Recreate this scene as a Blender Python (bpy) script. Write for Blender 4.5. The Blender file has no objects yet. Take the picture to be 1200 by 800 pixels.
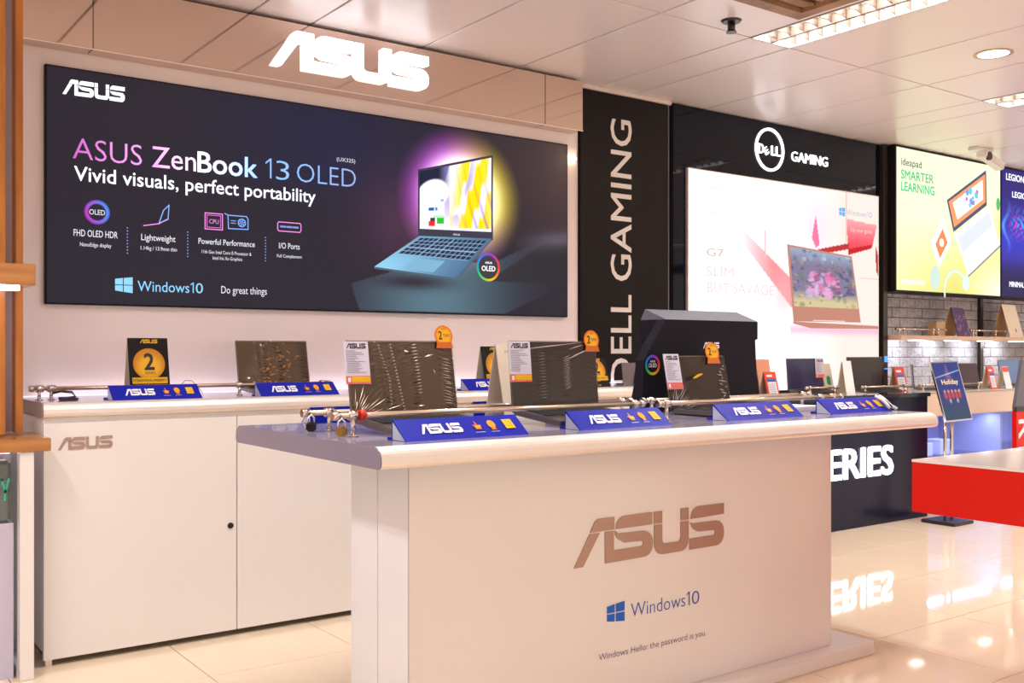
import bpy, bmesh, math, random
import numpy as np
from mathutils import Vector, Matrix

# ------------------------------------------------------------------ camera, world, lights, exposure
scene = bpy.context.scene
C = scene.collection
THETA = math.radians(35.993)
cam_d = bpy.data.cameras.new('camera')
cam = bpy.data.objects.new('camera', cam_d)
C.objects.link(cam)
cam.location = (0, 0, 1.05)
cam.rotation_euler = (math.pi / 2, 0, -THETA)
cam_d.sensor_width = 36
cam_d.lens = 36 * 1184 / 1200
cam_d.shift_y = 12 / 1200
cam_d.clip_start = 0.05
scene.camera = cam

world = bpy.data.worlds.new('world')
scene.world = world
world.use_nodes = True
world.node_tree.nodes['Background'].inputs[0].default_value = (1.0, 0.92, 0.88, 1)
world.node_tree.nodes['Background'].inputs[1].default_value = 0.88

scene.view_settings.view_transform = 'Standard'
scene.view_settings.look = 'None'
scene.view_settings.gamma = 1
scene.view_settings.use_curve_mapping = False
scene.view_settings.exposure = 0.25

CEIL = 2.475
TROFFER_W = 35.0       # watts of each ceiling troffer
DOWNLIGHT_W = 9.0
TROFFER_COL = (0.97, 0.97, 0.99)

# ------------------------------------------------------------------ helpers
def lin(c):
    return tuple(((x / 12.92) if x <= 0.04045 else ((x + 0.055) / 1.055) ** 2.4) for x in c)

def rgb(r, g, b):
    return lin((r / 255, g / 255, b / 255))

MATS = {}
def mat(name, color, rough=0.5, metal=0.0, emit=None, strength=0.0, spec=0.5, coat=0.0, coat_rough=0.05,
        bump=0.0, bump_scale=50.0, noise=None, alpha=1.0, transmission=0.0, ior=1.45):
    if name in MATS: return MATS[name]
    m = bpy.data.materials.new(name); m.use_nodes = True
    nt = m.node_tree; b = nt.nodes['Principled BSDF']
    b.inputs['Base Color'].default_value = (*color, 1)
    b.inputs['Roughness'].default_value = rough
    b.inputs['Metallic'].default_value = metal
    b.inputs['Specular IOR Level'].default_value = spec
    b.inputs['Coat Weight'].default_value = coat
    b.inputs['Coat Roughness'].default_value = coat_rough
    b.inputs['Alpha'].default_value = alpha
    b.inputs['Transmission Weight'].default_value = transmission
    b.inputs['IOR'].default_value = ior
    if emit:
        b.inputs['Emission Color'].default_value = (*emit, 1)
        b.inputs['Emission Strength'].default_value = strength
    tc = nt.nodes.new('ShaderNodeTexCoord')
    if noise:       # (scale, second colour, stretch)
        n = nt.nodes.new('ShaderNodeTexNoise'); n.inputs['Scale'].default_value = noise[0]
        n.inputs['Detail'].default_value = 4
        mp = nt.nodes.new('ShaderNodeMapping'); mp.inputs['Scale'].default_value = noise[2]
        nt.links.new(tc.outputs['Object'], mp.inputs[0]); nt.links.new(mp.outputs[0], n.inputs['Vector'])
        r = nt.nodes.new('ShaderNodeValToRGB')
        r.color_ramp.elements[0].position = 0.35; r.color_ramp.elements[1].position = 0.65
        r.color_ramp.elements[0].color = (*color, 1); r.color_ramp.elements[1].color = (*noise[1], 1)
        nt.links.new(n.outputs['Fac'], r.inputs[0]); nt.links.new(r.outputs[0], b.inputs['Base Color'])
    if bump:
        n = nt.nodes.new('ShaderNodeTexNoise'); n.inputs['Scale'].default_value = bump_scale
        nt.links.new(tc.outputs['Object'], n.inputs['Vector'])
        bp = nt.nodes.new('ShaderNodeBump'); bp.inputs['Strength'].default_value = bump
        bp.inputs['Distance'].default_value = 0.01
        nt.links.new(n.outputs['Fac'], bp.inputs['Height']); nt.links.new(bp.outputs[0], b.inputs['Normal'])
    MATS[name] = m
    return m

def glow(name, color, strength=1.0):
    if name in MATS: return MATS[name]
    return mat(name, (0.01, 0.01, 0.01), 0.3, emit=color, strength=strength)

def vcol_mat(name, strength=0.0, rough=0.25):
    m = bpy.data.materials.new(name); m.use_nodes = True
    nt = m.node_tree; b = nt.nodes['Principled BSDF']
    a = nt.nodes.new('ShaderNodeVertexColor'); a.layer_name = 'Col'
    b.inputs['Roughness'].default_value = rough
    b.inputs['Specular IOR Level'].default_value = 0.06 if strength else 0.4
    if strength:
        b.inputs['Base Color'].default_value = (0.012, 0.012, 0.012, 1)
        b.inputs['Emission Strength'].default_value = strength
        nt.links.new(a.outputs[0], b.inputs['Emission Color'])
    else:
        nt.links.new(a.outputs[0], b.inputs['Base Color'])
    return m

WM = {}          # world matrix of every thing / part root
def tag(o, label=None, cat=None, group=None, kind=None):
    if label: o['label'] = label
    if cat: o['category'] = cat
    if group: o['group'] = group
    if kind: o['kind'] = kind
    return o

def thing(name, label, cat, loc=(0, 0, 0), rz=0.0, group=None):
    o = bpy.data.objects.new(name, None); C.objects.link(o)
    o.empty_display_size = 0.05
    o.location = loc; o.rotation_euler = (0, 0, rz)
    WM[o] = Matrix.Translation(loc) @ Matrix.Rotation(rz, 4, 'Z')
    return tag(o, label, cat, group)

def link(name, me, m, parent=None, world=True):
    """link a mesh; world=True: coordinates are world ones and are moved into the parent's frame"""
    o = bpy.data.objects.new(name, me); C.objects.link(o)
    if m: me.materials.append(m)
    WM[o] = Matrix.Identity(4)
    if parent is not None:
        o.parent = parent; WM[o] = WM[parent]
        if world: me.transform(WM[parent].inverted())
    return o

def bm_link(name, bm, m, parent=None, world=True, smooth=False):
    bmesh.ops.recalc_face_normals(bm, faces=bm.faces)
    me = bpy.data.meshes.new(name); bm.to_mesh(me); bm.free()
    if smooth:
        for p in me.polygons: p.use_smooth = True
    return link(name, me, m, parent, world)

def add_box(bm, x0, x1, y0, y1, z0, z1, bevel=0.0, seg=2, M=None):
    r = bmesh.ops.create_cube(bm, size=1)
    vs = r['verts']
    for v in vs:
        v.co = Vector(((x0 + x1) / 2 + v.co.x * (x1 - x0), (y0 + y1) / 2 + v.co.y * (y1 - y0), (z0 + z1) / 2 + v.co.z * (z1 - z0)))
    if M:
        for v in vs: v.co = M @ v.co
    if bevel:
        es = list({e for v in vs for e in v.link_edges})
        bmesh.ops.bevel(bm, geom=es, offset=bevel, segments=seg, affect='EDGES', clamp_overlap=True)

def box(name, x0, x1, y0, y1, z0, z1, m, parent=None, bevel=0.0, world=True, seg=2, M=None):
    bm = bmesh.new(); add_box(bm, x0, x1, y0, y1, z0, z1, bevel, seg, M)
    return bm_link(name, bm, m, parent, world)

def add_cyl(bm, p0, p1, r0, r1=None, n=16, caps=True):
    p0 = Vector(p0); p1 = Vector(p1); d = p1 - p0
    q = d.to_track_quat('Z', 'Y').to_matrix().to_4x4()
    bmesh.ops.create_cone(bm, cap_ends=caps, segments=n, radius1=r0, radius2=r0 if r1 is None else r1,
                          depth=d.length, matrix=Matrix.Translation((p0 + p1) / 2) @ q)

def cyl(name, p0, p1, r0, m, parent=None, r1=None, n=16, world=True, smooth=True):
    bm = bmesh.new(); add_cyl(bm, p0, p1, r0, r1, n)
    o = bm_link(name, bm, m, parent, world)
    if smooth:
        for p in o.data.polygons: p.use_smooth = len(p.vertices) == 4
    return o

def tube(name, pts, r, m, parent=None, world=True, n=8):
    bm = bmesh.new()
    pts = [Vector(p) for p in pts]; rings = []
    for i, p in enumerate(pts):
        d = (pts[min(i + 1, len(pts) - 1)] - pts[max(i - 1, 0)]).normalized()
        a = d.orthogonal().normalized() if i == 0 else (rings[-1][1] - d * rings[-1][1].dot(d)).normalized()
        b = d.cross(a)
        rings.append(([bm.verts.new(p + (a * math.cos(t) + b * math.sin(t)) * r) for t in [2 * math.pi * k / n for k in range(n)]], a))
    for i in range(len(rings) - 1):
        for k in range(n):
            bm.faces.new((rings[i][0][k], rings[i][0][(k + 1) % n], rings[i + 1][0][(k + 1) % n], rings[i + 1][0][k]))
    bm.faces.new(rings[0][0]); bm.faces.new(rings[-1][0])
    return bm_link(name, bm, m, parent, world, smooth=True)

def add_prism(bm, prof, O, A, B, Dv):
    """polygon prof (a,b) in plane O + a*A + b*B extruded by vector Dv"""
    O, A, B, Dv = Vector(O), Vector(A), Vector(B), Vector(Dv)
    v0 = [bm.verts.new(O + A * a + B * b) for a, b in prof]
    v1 = [bm.verts.new(v.co + Dv) for v in v0]
    bm.faces.new(v0); bm.faces.new(list(reversed(v1)))
    n = len(prof)
    for i in range(n):
        bm.faces.new((v0[i], v0[(i + 1) % n], v1[(i + 1) % n], v1[i]))

def prism(name, prof, O, A, B, Dv, m, parent=None, world=True):
    bm = bmesh.new(); add_prism(bm, prof, O, A, B, Dv)
    return bm_link(name, bm, m, parent, world)

XV, YV, ZV = Vector((1, 0, 0)), Vector((0, 1, 0)), Vector((0, 0, 1))
TEXT_CACHE = {}
def text_mesh(s, bold):
    k = (s, bold)
    if k not in TEXT_CACHE:
        cu = bpy.data.curves.new('t', 'FONT'); cu.body = s; cu.size = 1; cu.offset = min(bold, 0); cu.resolution_u = 3
        o = bpy.data.objects.new('t', cu); C.objects.link(o)
        bpy.context.view_layer.update()
        me = bpy.data.meshes.new_from_object(o.evaluated_get(bpy.context.evaluated_depsgraph_get()))
        vs = [v.co.copy() for v in me.vertices]; fs = [tuple(p.vertices) for p in me.polygons]
        bpy.data.objects.remove(o); bpy.data.curves.remove(cu); bpy.data.meshes.remove(me)
        if bold > 0:
            n = len(vs); V2, F2 = [], []
            q = bold * 0.55
            for k_, (dx, dy) in enumerate(((-q, -q), (q, -q), (q, q), (-q, q))):
                o_ = len(V2); V2 += [Vector((v.x + dx, v.y + dy, 0.00012 * k_)) for v in vs]; F2 += [tuple(i + o_ for i in f) for f in fs]
            vs, fs = V2, F2
        TEXT_CACHE[k] = (vs, fs)
    return TEXT_CACHE[k]
CAP = 0.70
def text(name, s, O, w, cap, m, parent, R=XV, U=ZV, bold=0.0, off=0.0015, world=True, depth=0.0):
    """lettering with its lower left at O, width w, capital height cap"""
    O, R, U = Vector(O), Vector(R).normalized(), Vector(U).normalized(); N = R.cross(U)
    vs, fs = text_mesh(s, bold)
    x0 = min(v.x for v in vs); x1 = max(v.x for v in vs)
    sx = w / (x1 - x0); sy = cap / CAP
    bm = bmesh.new()
    bv = [bm.verts.new(O + R * (v.x - x0) * sx + U * v.y * sy + N * (off + depth + v.z)) for v in vs]
    for f in fs:
        try: bm.faces.new([bv[i] for i in f])
        except ValueError: pass
    if depth:
        r = bmesh.ops.extrude_face_region(bm, geom=bm.faces[:])
        bmesh.ops.translate(bm, verts=[g for g in r['geom'] if isinstance(g, bmesh.types.BMVert)], vec=-N * depth)
        bmesh.ops.recalc_face_normals(bm, faces=bm.faces)
    me = bpy.data.meshes.new(name); bm.to_mesh(me); bm.free()
    return link(name, me, m, parent, world)

def add_poly(bm, pts, O, R, U, N, off, depth):
    v = [bm.verts.new(O + R * a + U * b + N * (off + depth)) for a, b in pts]
    f = bm.faces.new(v); f.normal_update()
    if depth:
        w = [bm.verts.new(O + R * a + U * b + N * off) for a, b in pts]
        for i in range(len(v)):
            bm.faces.new((v[i], v[(i + 1) % len(v)], w[(i + 1) % len(v)], w[i]))

def polys(name, plist, O, R, U, m, parent, off=0.0015, depth=0.0, world=True):
    O, R, U = Vector(O), Vector(R).normalized(), Vector(U).normalized(); N = R.cross(U)
    bm = bmesh.new()
    for p in plist: add_poly(bm, p, O, R, U, N, off, depth)
    if depth: bmesh.ops.recalc_face_normals(bm, faces=bm.faces)
    me = bpy.data.meshes.new(name); bm.to_mesh(me); bm.free()
    return link(name, me, m, parent, world)

def arc(cx, cy, rx, ry, a0, a1, n=6):
    return [(cx + rx * math.cos(math.radians(a0 + (a1 - a0) * i / n)), cy + ry * math.sin(math.radians(a0 + (a1 - a0) * i / n))) for i in range(n + 1)]

# the maker's emblem: four angular letters cut by a thin slit (unit height, 4.74 wide)
EMBLEM = [
    [(0.45, 0.725)] + [(0.60, 0.955)] + [(0.68, 1.0), (1.165, 1.0), (1.165, 0.725)],
    [(0.441, 0.69), (0.732, 0.69), (0.25, 0.0), (0.0, 0.0)],
    [(0.89, 0.69), (1.15, 0.69), (1.15, 0.26), (1.98, 0.26)] + arc(1.99, 0.32, 0.06, 0.06, -90, 90, 4) + [(1.46, 0.40)]
        + arc(1.46, 0.66, 0.27, 0.22, -110, -180, 4)[0:] + [(1.20, 0.69), (1.30, 0.62), (2.08, 0.60)] + arc(2.08, 0.34, 0.27, 0.25, 80, 0, 5) + arc(2.08, 0.28, 0.27, 0.27, 0, -90, 5) + [(0.89, 0.0)],
    [(1.20, 0.725)] + arc(1.48, 0.76, 0.26, 0.24, 180, 90, 5) + [(2.331, 1.0), (2.331, 0.725)],
    [(2.394, 1.0), (2.65, 1.0), (2.65, 0.725), (2.394, 0.725)],
    [(2.394, 0.69), (2.65, 0.69), (2.65, 0.34)] + arc(2.75, 0.34, 0.10, 0.10, 180, 270, 4) + arc(3.16, 0.34, 0.10, 0.10, 270, 360, 4) + [(3.26, 0.69), (3.52, 0.69)]
        + arc(3.26, 0.26, 0.26, 0.26, 0, -90, 5) + arc(2.66, 0.26, 0.26, 0.26, -90, -180, 5),
    [(3.26, 1.0), (3.52, 1.0), (3.52, 0.725), (3.26, 0.725)],
    [(3.58, 0.725)] + arc(3.86, 0.76, 0.26, 0.24, 180, 90, 5) + [(4.74, 1.0), (4.74, 0.74), (3.9, 0.725)],
    [(3.56, 0.64), (3.68, 0.61), (4.47, 0.60)] + arc(4.47, 0.34, 0.27, 0.26, 90, 0, 5) + arc(4.47, 0.27, 0.27, 0.27, 0, -90, 5) + [(3.55, 0.0), (3.55, 0.26), (4.36, 0.26)] + arc(4.37, 0.32, 0.06, 0.06, -90, 90, 4) + [(3.84, 0.40)] + arc(3.86, 0.62, 0.26, 0.20, -120, -170, 3),
]
def emblem(name, O, w, h, m, parent, R=XV, U=ZV, off=0.0015, depth=0.0, world=True):
    return polys(name, [[(a * w / 4.74, b * h) for a, b in p] for p in EMBLEM], O, R, U, m, parent, off, depth, world)

def flag(name, O, w, h, m, parent, R=XV, U=ZV, world=True, off=0.0015):
    P = [[(0, .52), (.44, .52), (.44, .93), (0, .86)], [(.49, .52), (1, .52), (1, 1), (.49, .935)],
         [(0, .47), (.44, .47), (.44, .07), (0, .14)], [(.49, .47), (1, .47), (1, 0), (.49, .065)]]
    return polys(name, [[(a * w, b * h) for a, b in p] for p in P], O, R, U, m, parent, off, 0, world)

def windows_ten(O, w, cap, m, parent, off=0.0015, bold=0.0):
    O = Vector(O)
    text('system_text', 'Windows', O, w * 0.785, cap, m, parent, bold=bold, off=off)
    polys('system_text', [[(w * 0.838, 0), (w * 0.854, 0), (w * 0.854, cap * 1.02), (w * 0.838, cap * 1.02)], [(w * 0.805, cap * 0.84), (w * 0.838, cap * 1.02), (w * 0.838, cap * 0.90), (w * 0.808, cap * 0.74)]], O, XV, ZV, m, parent, off)
    text('system_text', '0', O + XV * (w * 0.885), w * 0.115, cap, m, parent, bold=bold, off=off)
def ring_pts(r0, r1, n=48):
    out = []
    for i in range(n):
        a, b = 2 * math.pi * i / n, 2 * math.pi * (i + 1) / n
        out.append([(r0 * math.cos(a), r0 * math.sin(a)), (r1 * math.cos(a), r1 * math.sin(a)), (r1 * math.cos(b), r1 * math.sin(b)), (r0 * math.cos(b), r0 * math.sin(b))])
    return out

def print_grid(name, P, nx, ny, fn, m, parent, world=True):
    """flat colour print: corners P = lower left, lower right, upper right, upper left; fn(S, T) -> rgb in display values"""
    P = [np.array(p, float) for p in P]
    s, t = np.meshgrid(np.linspace(0, 1, nx + 1), np.linspace(0, 1, ny + 1)); s = s.ravel(); t = t.ravel()
    co = (np.outer((1 - s) * (1 - t), P[0]) + np.outer(s * (1 - t), P[1]) + np.outer(s * t, P[2]) + np.outer((1 - s) * t, P[3]))
    i = np.arange(nx * ny); a = (i // nx) * (nx + 1) + i % nx
    f = np.stack([a, a + 1, a + nx + 2, a + nx + 1], 1)
    me = bpy.data.meshes.new(name); me.from_pydata(co.tolist(), [], f.tolist())
    c = np.clip(fn(s, t), 0, 4); c = np.where(c <= 0.04045, c / 12.92, ((c + 0.055) / 1.055) ** 2.4)
    at = me.color_attributes.new('Col', 'FLOAT_COLOR', 'POINT')
    at.data.foreach_set('color', np.concatenate([c, np.ones((len(c), 1))], 1).astype(np.float32).ravel())
    return link(name, me, m, parent, world)

def mixc(a, b, k):
    k = np.clip(k, 0, 1)[:, None]; return np.array(a) * (1 - k) + np.array(b) * k if np.ndim(a) == 1 else a * (1 - k) + np.array(b) * k

def disc_print(name, O, r, fn, m, parent, R=XV, U=ZV, r0=0.0, n=40, off=0.0015, world=True):
    """a flat round print, colour fn(angle array, radius array)"""
    O, R, U = Vector(O), Vector(R).normalized(), Vector(U).normalized(); N = R.cross(U)
    rr = np.linspace(r0, r, 4); verts = []; A = []; Q = []; faces = []
    for q in rr:
        for k in range(n):
            an = 2 * math.pi * k / n
            verts.append(tuple(O + R * q * math.cos(an) + U * q * math.sin(an) + N * off)); A.append(an); Q.append(q / r)
    for j in range(3):
        for k in range(n):
            faces.append((j * n + k, j * n + (k + 1) % n, (j + 1) * n + (k + 1) % n, (j + 1) * n + k))
    me = bpy.data.meshes.new(name); me.from_pydata(verts, [], faces)
    c = np.clip(fn(np.array(A), np.array(Q)), 0, 2); c = np.where(c <= 0.04045, c / 12.92, ((c + 0.055) / 1.055) ** 2.4)
    at = me.color_attributes.new('Col', 'FLOAT_COLOR', 'POINT')
    at.data.foreach_set('color', np.concatenate([c, np.ones((len(c), 1))], 1).astype(np.float32).ravel())
    return link(name, me, m, parent, world)

def rainbow(A, Q):
    keys = np.array([[.95, .25, .15], [.95, .75, .1], [.2, .75, .45], [.1, .5, .9], [.6, .2, .8], [.95, .25, .15]])
    # starts red at the right, yellow below, blue above left
    t = ((-A) % (2 * math.pi)) / (2 * math.pi) * 5
    i = np.minimum(t.astype(int), 4); k = (t - i)[:, None]
    return keys[i] * (1 - k) + keys[i + 1] * k

# ------------------------------------------------------------------ materials
M_wall = mat('gloss_wall_panel', (0.96, 0.82, 0.79), 0.12, spec=0.5, coat=0.3)
M_plaster = mat('painted_wall', (0.62, 0.52, 0.48), 0.6)
M_ceil = mat('ceiling_tile_metal', (0.86, 0.78, 0.76), 0.28, spec=0.6)
M_joint = mat('ceiling_joint', (0.10, 0.07, 0.06), 0.8)
M_tile = mat('polished_floor_tile', (0.84, 0.67, 0.48), 0.05, spec=0.6, noise=(1.6, (0.87, 0.72, 0.55), (1, 1, 1)))
M_grout = mat('floor_grout', (0.30, 0.21, 0.14), 0.8)
M_fascia = mat('mirror_fascia', (0.66, 0.50, 0.42), 0.05, metal=0.9)
M_dark = mat('dark_gap', (0.02, 0.016, 0.015), 0.7)
M_blackp = mat('matt_black_panel', (0.010, 0.007, 0.007), 0.5, spec=0.2)
M_glassblack = mat('gloss_black_panel', (0.004, 0.005, 0.012), 0.04, spec=0.22)
M_offwhite = mat('off_white_letters', (0.85, 0.78, 0.74), 0.5)
M_white = mat('cream_laminate', (0.85, 0.80, 0.77), 0.22, coat=0.3)
M_white2 = mat('cool_white_laminate', (0.80, 0.78, 0.80), 0.22, coat=0.3)
M_edge = mat('satin_champagne_edge', (0.90, 0.81, 0.74), 0.36, metal=0.45)
M_top = mat('lavender_grey_top', (0.24, 0.22, 0.29), 0.20, spec=0.5, coat=0.3)
M_cap = mat('lavender_end_cap', (0.24, 0.20, 0.27), 0.25)
M_shadeend = mat('shaded_end_brown', (0.25, 0.17, 0.15), 0.3)  # side shading of the cabinet worktop's end, painted in as brown
M_logo = mat('brushed_rose_logo', (0.46, 0.30, 0.23), 0.3, metal=0.35)
M_logo2 = mat('rose_logo', (0.42, 0.28, 0.24), 0.4)
M_blue = mat('royal_blue_acrylic', (0.010, 0.014, 0.34), 0.5, spec=0.15)
M_signend = mat('sign_end_grey', (0.50, 0.52, 0.66), 0.3)
M_signwhite = mat('sign_white', (0.92, 0.90, 0.92), 0.4, emit=(1, .97, 1), strength=0.0)
M_orange = mat('sign_orange', (0.80, 0.33, 0.02), 0.6, spec=0.15)
M_redor = mat('sign_red_orange', (0.65, 0.14, 0.02), 0.4)
M_chrome = mat('chrome', (0.80, 0.72, 0.66), 0.12, metal=1.0)
M_rail = mat('rail_champagne', (0.78, 0.62, 0.48), 0.22, metal=0.9)
M_brass = mat('brass', (0.60, 0.36, 0.08), 0.25, metal=1.0)
M_steelblk = mat('dark_metal', (0.06, 0.045, 0.04), 0.3, metal=0.6)
M_redcap = mat('red_plastic', (0.70, 0.03, 0.015), 0.35)
M_lapbody = mat('laptop_grey', (0.20, 0.18, 0.18), 0.3, metal=0.7)
M_lapdark = mat('laptop_dark', (0.03, 0.027, 0.032), 0.3)
M_key = mat('laptop_keys', (0.02, 0.02, 0.022), 0.45)
M_scr = mat('laptop_screen_brown', (0.030, 0.016, 0.010), 0.3, spec=0.3)
M_scr2 = mat('laptop_screen_plum', (0.016, 0.009, 0.011), 0.25, spec=0.3)
M_scr3 = mat('laptop_screen_blue', (0.02, 0.025, 0.12), 0.25, spec=0.3)
M_label = mat('label_paper', (0.72, 0.68, 0.80), 0.45)
M_ink = mat('black_ink', (0.02, 0.015, 0.02), 0.5)
M_inkg = mat('grey_ink', (0.25, 0.22, 0.28), 0.5)
M_pink = mat('pink_print', (0.80, 0.16, 0.14), 0.5)
M_gold = mat('gold_print', (0.85, 0.48, 0.02), 0.55, spec=0.2)
M_cream = mat('cream_card', (0.78, 0.66, 0.50), 0.5)
M_wood = mat('honey_wood', (0.52, 0.22, 0.05), 0.25, noise=(3.0, (0.40, 0.15, 0.03), (1, 12, 12)), coat=0.4)
M_woodv = mat('honey_wood_upright', (0.55, 0.20, 0.03), 0.3, noise=(3.0, (0.40, 0.13, 0.02), (12, 12, 1)))
M_shelfwood = mat('pale_wood_shelf', (0.72, 0.50, 0.36), 0.35, noise=(3.0, (0.66, 0.42, 0.29), (1, 12, 12)))
M_winblue = mat('window_blue_print', (0.01, 0.13, 0.62), 0.4)
M_navytxt = mat('navy_text', (0.05, 0.08, 0.30), 0.4)
M_purpletxt = mat('violet_text', (0.12, 0.06, 0.22), 0.4)
M_red = mat('red_gloss_laminate', (0.70, 0.012, 0.006), 0.22, noise=(2.0, (0.65, 0.010, 0.005), (1, 1, 1)), spec=0.25)
M_redtop = mat('pale_table_top', (0.86, 0.78, 0.76), 0.12, coat=0.4)
M_brick = mat('grey_brick', (0.40, 0.36, 0.38), 0.5, bump=1.0, bump_scale=70, noise=(30, (0.55, 0.52, 0.56), (1, 1, 1)))
M_boxblk = mat('black_card_box', (0.012, 0.010, 0.016), 0.55, spec=0.15)
M_boxtop = mat('dark_slate_card', (0.12, 0.12, 0.14), 0.4)
M_browncard = mat('brown_card', (0.20, 0.13, 0.09), 0.6)
M_vE = vcol_mat('lit_print', 1.0, 0.18)
M_vP = vcol_mat('paper_print', 0.0, 0.35)

def glass_mat():
    m = bpy.data.materials.new('clear_glass'); m.use_nodes = True; nt = m.node_tree
    for n in list(nt.nodes): nt.nodes.remove(n)
    o = nt.nodes.new('ShaderNodeOutputMaterial'); mx = nt.nodes.new('ShaderNodeMixShader')
    t = nt.nodes.new('ShaderNodeBsdfTransparent'); t.inputs[0].default_value = (0.86, 0.92, 0.96, 1)
    g = nt.nodes.new('ShaderNodeBsdfGlossy'); g.inputs['Roughness'].default_value = 0.03
    f = nt.nodes.new('ShaderNodeLayerWeight'); pw = nt.nodes.new('ShaderNodeMath'); pw.operation = 'POWER'; pw.inputs[1].default_value = 5.0
    nt.links.new(f.outputs['Facing'], pw.inputs[0]); nt.links.new(pw.outputs[0], mx.inputs[0]); nt.links.new(t.outputs[0], mx.inputs[1]); nt.links.new(g.outputs[0], mx.inputs[2])
    nt.links.new(mx.outputs[0], o.inputs[0]); return m
M_glass = glass_mat()

def wrap_mat(name, tint, fac, scale, strength, rough=0.10, stretch=(1, 1, 1)):
    """thin crinkled plastic film: partly clear, partly mirror like, with a creased relief"""
    m = bpy.data.materials.new(name); m.use_nodes = True; nt = m.node_tree
    for n in list(nt.nodes): nt.nodes.remove(n)
    o = nt.nodes.new('ShaderNodeOutputMaterial'); mx = nt.nodes.new('ShaderNodeMixShader'); mx.inputs[0].default_value = fac
    t = nt.nodes.new('ShaderNodeBsdfTransparent'); t.inputs[0].default_value = (0.9, 0.88, 0.86, 1)
    g = nt.nodes.new('ShaderNodeBsdfGlossy'); g.inputs['Roughness'].default_value = rough; g.inputs['Color'].default_value = (*tint, 1)
    tc = nt.nodes.new('ShaderNodeTexCoord'); mp = nt.nodes.new('ShaderNodeMapping'); mp.inputs['Scale'].default_value = stretch
    mp.inputs['Rotation'].default_value = (0, 0.3, 0)
    v = nt.nodes.new('ShaderNodeTexVoronoi'); v.feature = 'DISTANCE_TO_EDGE'; v.inputs['Scale'].default_value = scale
    nz = nt.nodes.new('ShaderNodeTexNoise'); nz.inputs['Scale'].default_value = scale * 0.6; nz.inputs['Distortion'].default_value = 1.5; nz.inputs['Detail'].default_value = 5
    ad = nt.nodes.new('ShaderNodeMath'); ad.operation = 'MULTIPLY_ADD'; ad.inputs[1].default_value = 0.5
    nt.links.new(tc.outputs['Object'], mp.inputs[0]); nt.links.new(mp.outputs[0], v.inputs['Vector']); nt.links.new(mp.outputs[0], nz.inputs['Vector'])
    nt.links.new(v.outputs['Distance'], ad.inputs[0]); nt.links.new(nz.outputs['Fac'], ad.inputs[2])
    b = nt.nodes.new('ShaderNodeBump'); b.inputs['Strength'].default_value = strength; b.inputs['Distance'].default_value = 0.01
    nt.links.new(ad.outputs[0], b.inputs['Height']); nt.links.new(b.outputs[0], g.inputs['Normal'])
    nt.links.new(t.outputs[0], mx.inputs[1]); nt.links.new(g.outputs[0], mx.inputs[2]); nt.links.new(mx.outputs[0], o.inputs[0])
    return m
M_wrap = wrap_mat('creased_film', (1, .80, .62), 0.10, 16, 0.015)
M_wrap_str = wrap_mat('creased_film_stretched', (1, .82, .68), 0.05, 9, 0.015, 0.16, (1, 1, 3))

# ------------------------------------------------------------------ structure: floor
W_Y = 4.15
random.seed(5)
fl = box('floor', -4, 12, -6, 5, -0.06, -0.004, M_grout); tag(fl, kind='structure')
px, py = 0.532, 0.505
tile_me = None
for i in range(-4, 16):
    for j in range(-1, 9):
        x0 = 1.13 + i * px; y0 = 0.185 + j * py
        if tile_me is None:
            o = box('tile', 0.0015, px - 0.0015, 0.0015, py - 0.0015, -0.0045, 0, M_tile, bevel=0.0008, seg=1); tile_me = o.data
        else:
            o = bpy.data.objects.new('tile', tile_me); C.objects.link(o)
        o.location = (x0, y0, 0); o.parent = fl
outer = bmesh.new()
add_box(outer, -4, -1.0, -6, 4.9, -0.0045, 0); add_box(outer, 9.645, 12, -6, 4.9, -0.0045, 0); add_box(outer, -1.0, 9.645, -6, -0.32, -0.0045, 0)
bm_link('floor_surround', outer, M_tile, fl)

# ------------------------------------------------------------------ structure: ceiling of metal tiles
ce = box('ceiling', -4, 12, -6, 5, CEIL + 0.085, CEIL + 0.13, M_joint); tag(ce, kind='structure')
XL = [-0.43]                                  # x joints, a thin light strip of 0.27 in every 1.96 m
xs = []
for k in range(-3, 5):
    b = 3.57 + 1.96 * (k - 0)
    xs += [(b, b + 0.27, True), (b + 0.27, b + 0.833, False), (b + 0.833, b + 1.397, False), (b + 1.397, b + 1.96, False)]
YROWS = [(-3.0, -1.79), (-1.77, -0.56), (-0.55, 0.66), (0.66, 1.87), (1.87, 3.075), (3.075, 4.28)]
LIGHT_ROWS = (1, 4)
cell = {}
for (a, b, li) in xs:
    for j, (y0, y1) in enumerate(YROWS):
        if li and j in LIGHT_ROWS: continue
        key = (round(b - a, 3), round(y1 - y0, 3))
        if key not in cell:
            bm = bmesh.new(); add_box(bm, 0.005, b - a - 0.005, 0.005, y1 - y0 - 0.005, 0, 0.013, 0.002, 1)
            o = bm_link('ceiling_tile', bm, M_ceil); cell[key] = o.data
        else:
            o = bpy.data.objects.new('ceiling_tile', cell[key]); C.objects.link(o)
        o.location = (a, y0, CEIL); o.parent = ce
bm = bmesh.new(); add_box(bm, -4, xs[0][0], -6, 4.3, CEIL, CEIL + 0.012); add_box(bm, xs[-1][1], 12, -6, 4.3, CEIL, CEIL + 0.012)
add_box(bm, xs[0][0], xs[-1][1], -6, -3.0, CEIL, CEIL + 0.012)
bm_link('ceiling_surround', bm, M_ceil, ce)
box('ceiling_edge', -4, 12, 4.283, 4.9, CEIL, CEIL + 0.0845, M_ceil, ce)

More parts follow.
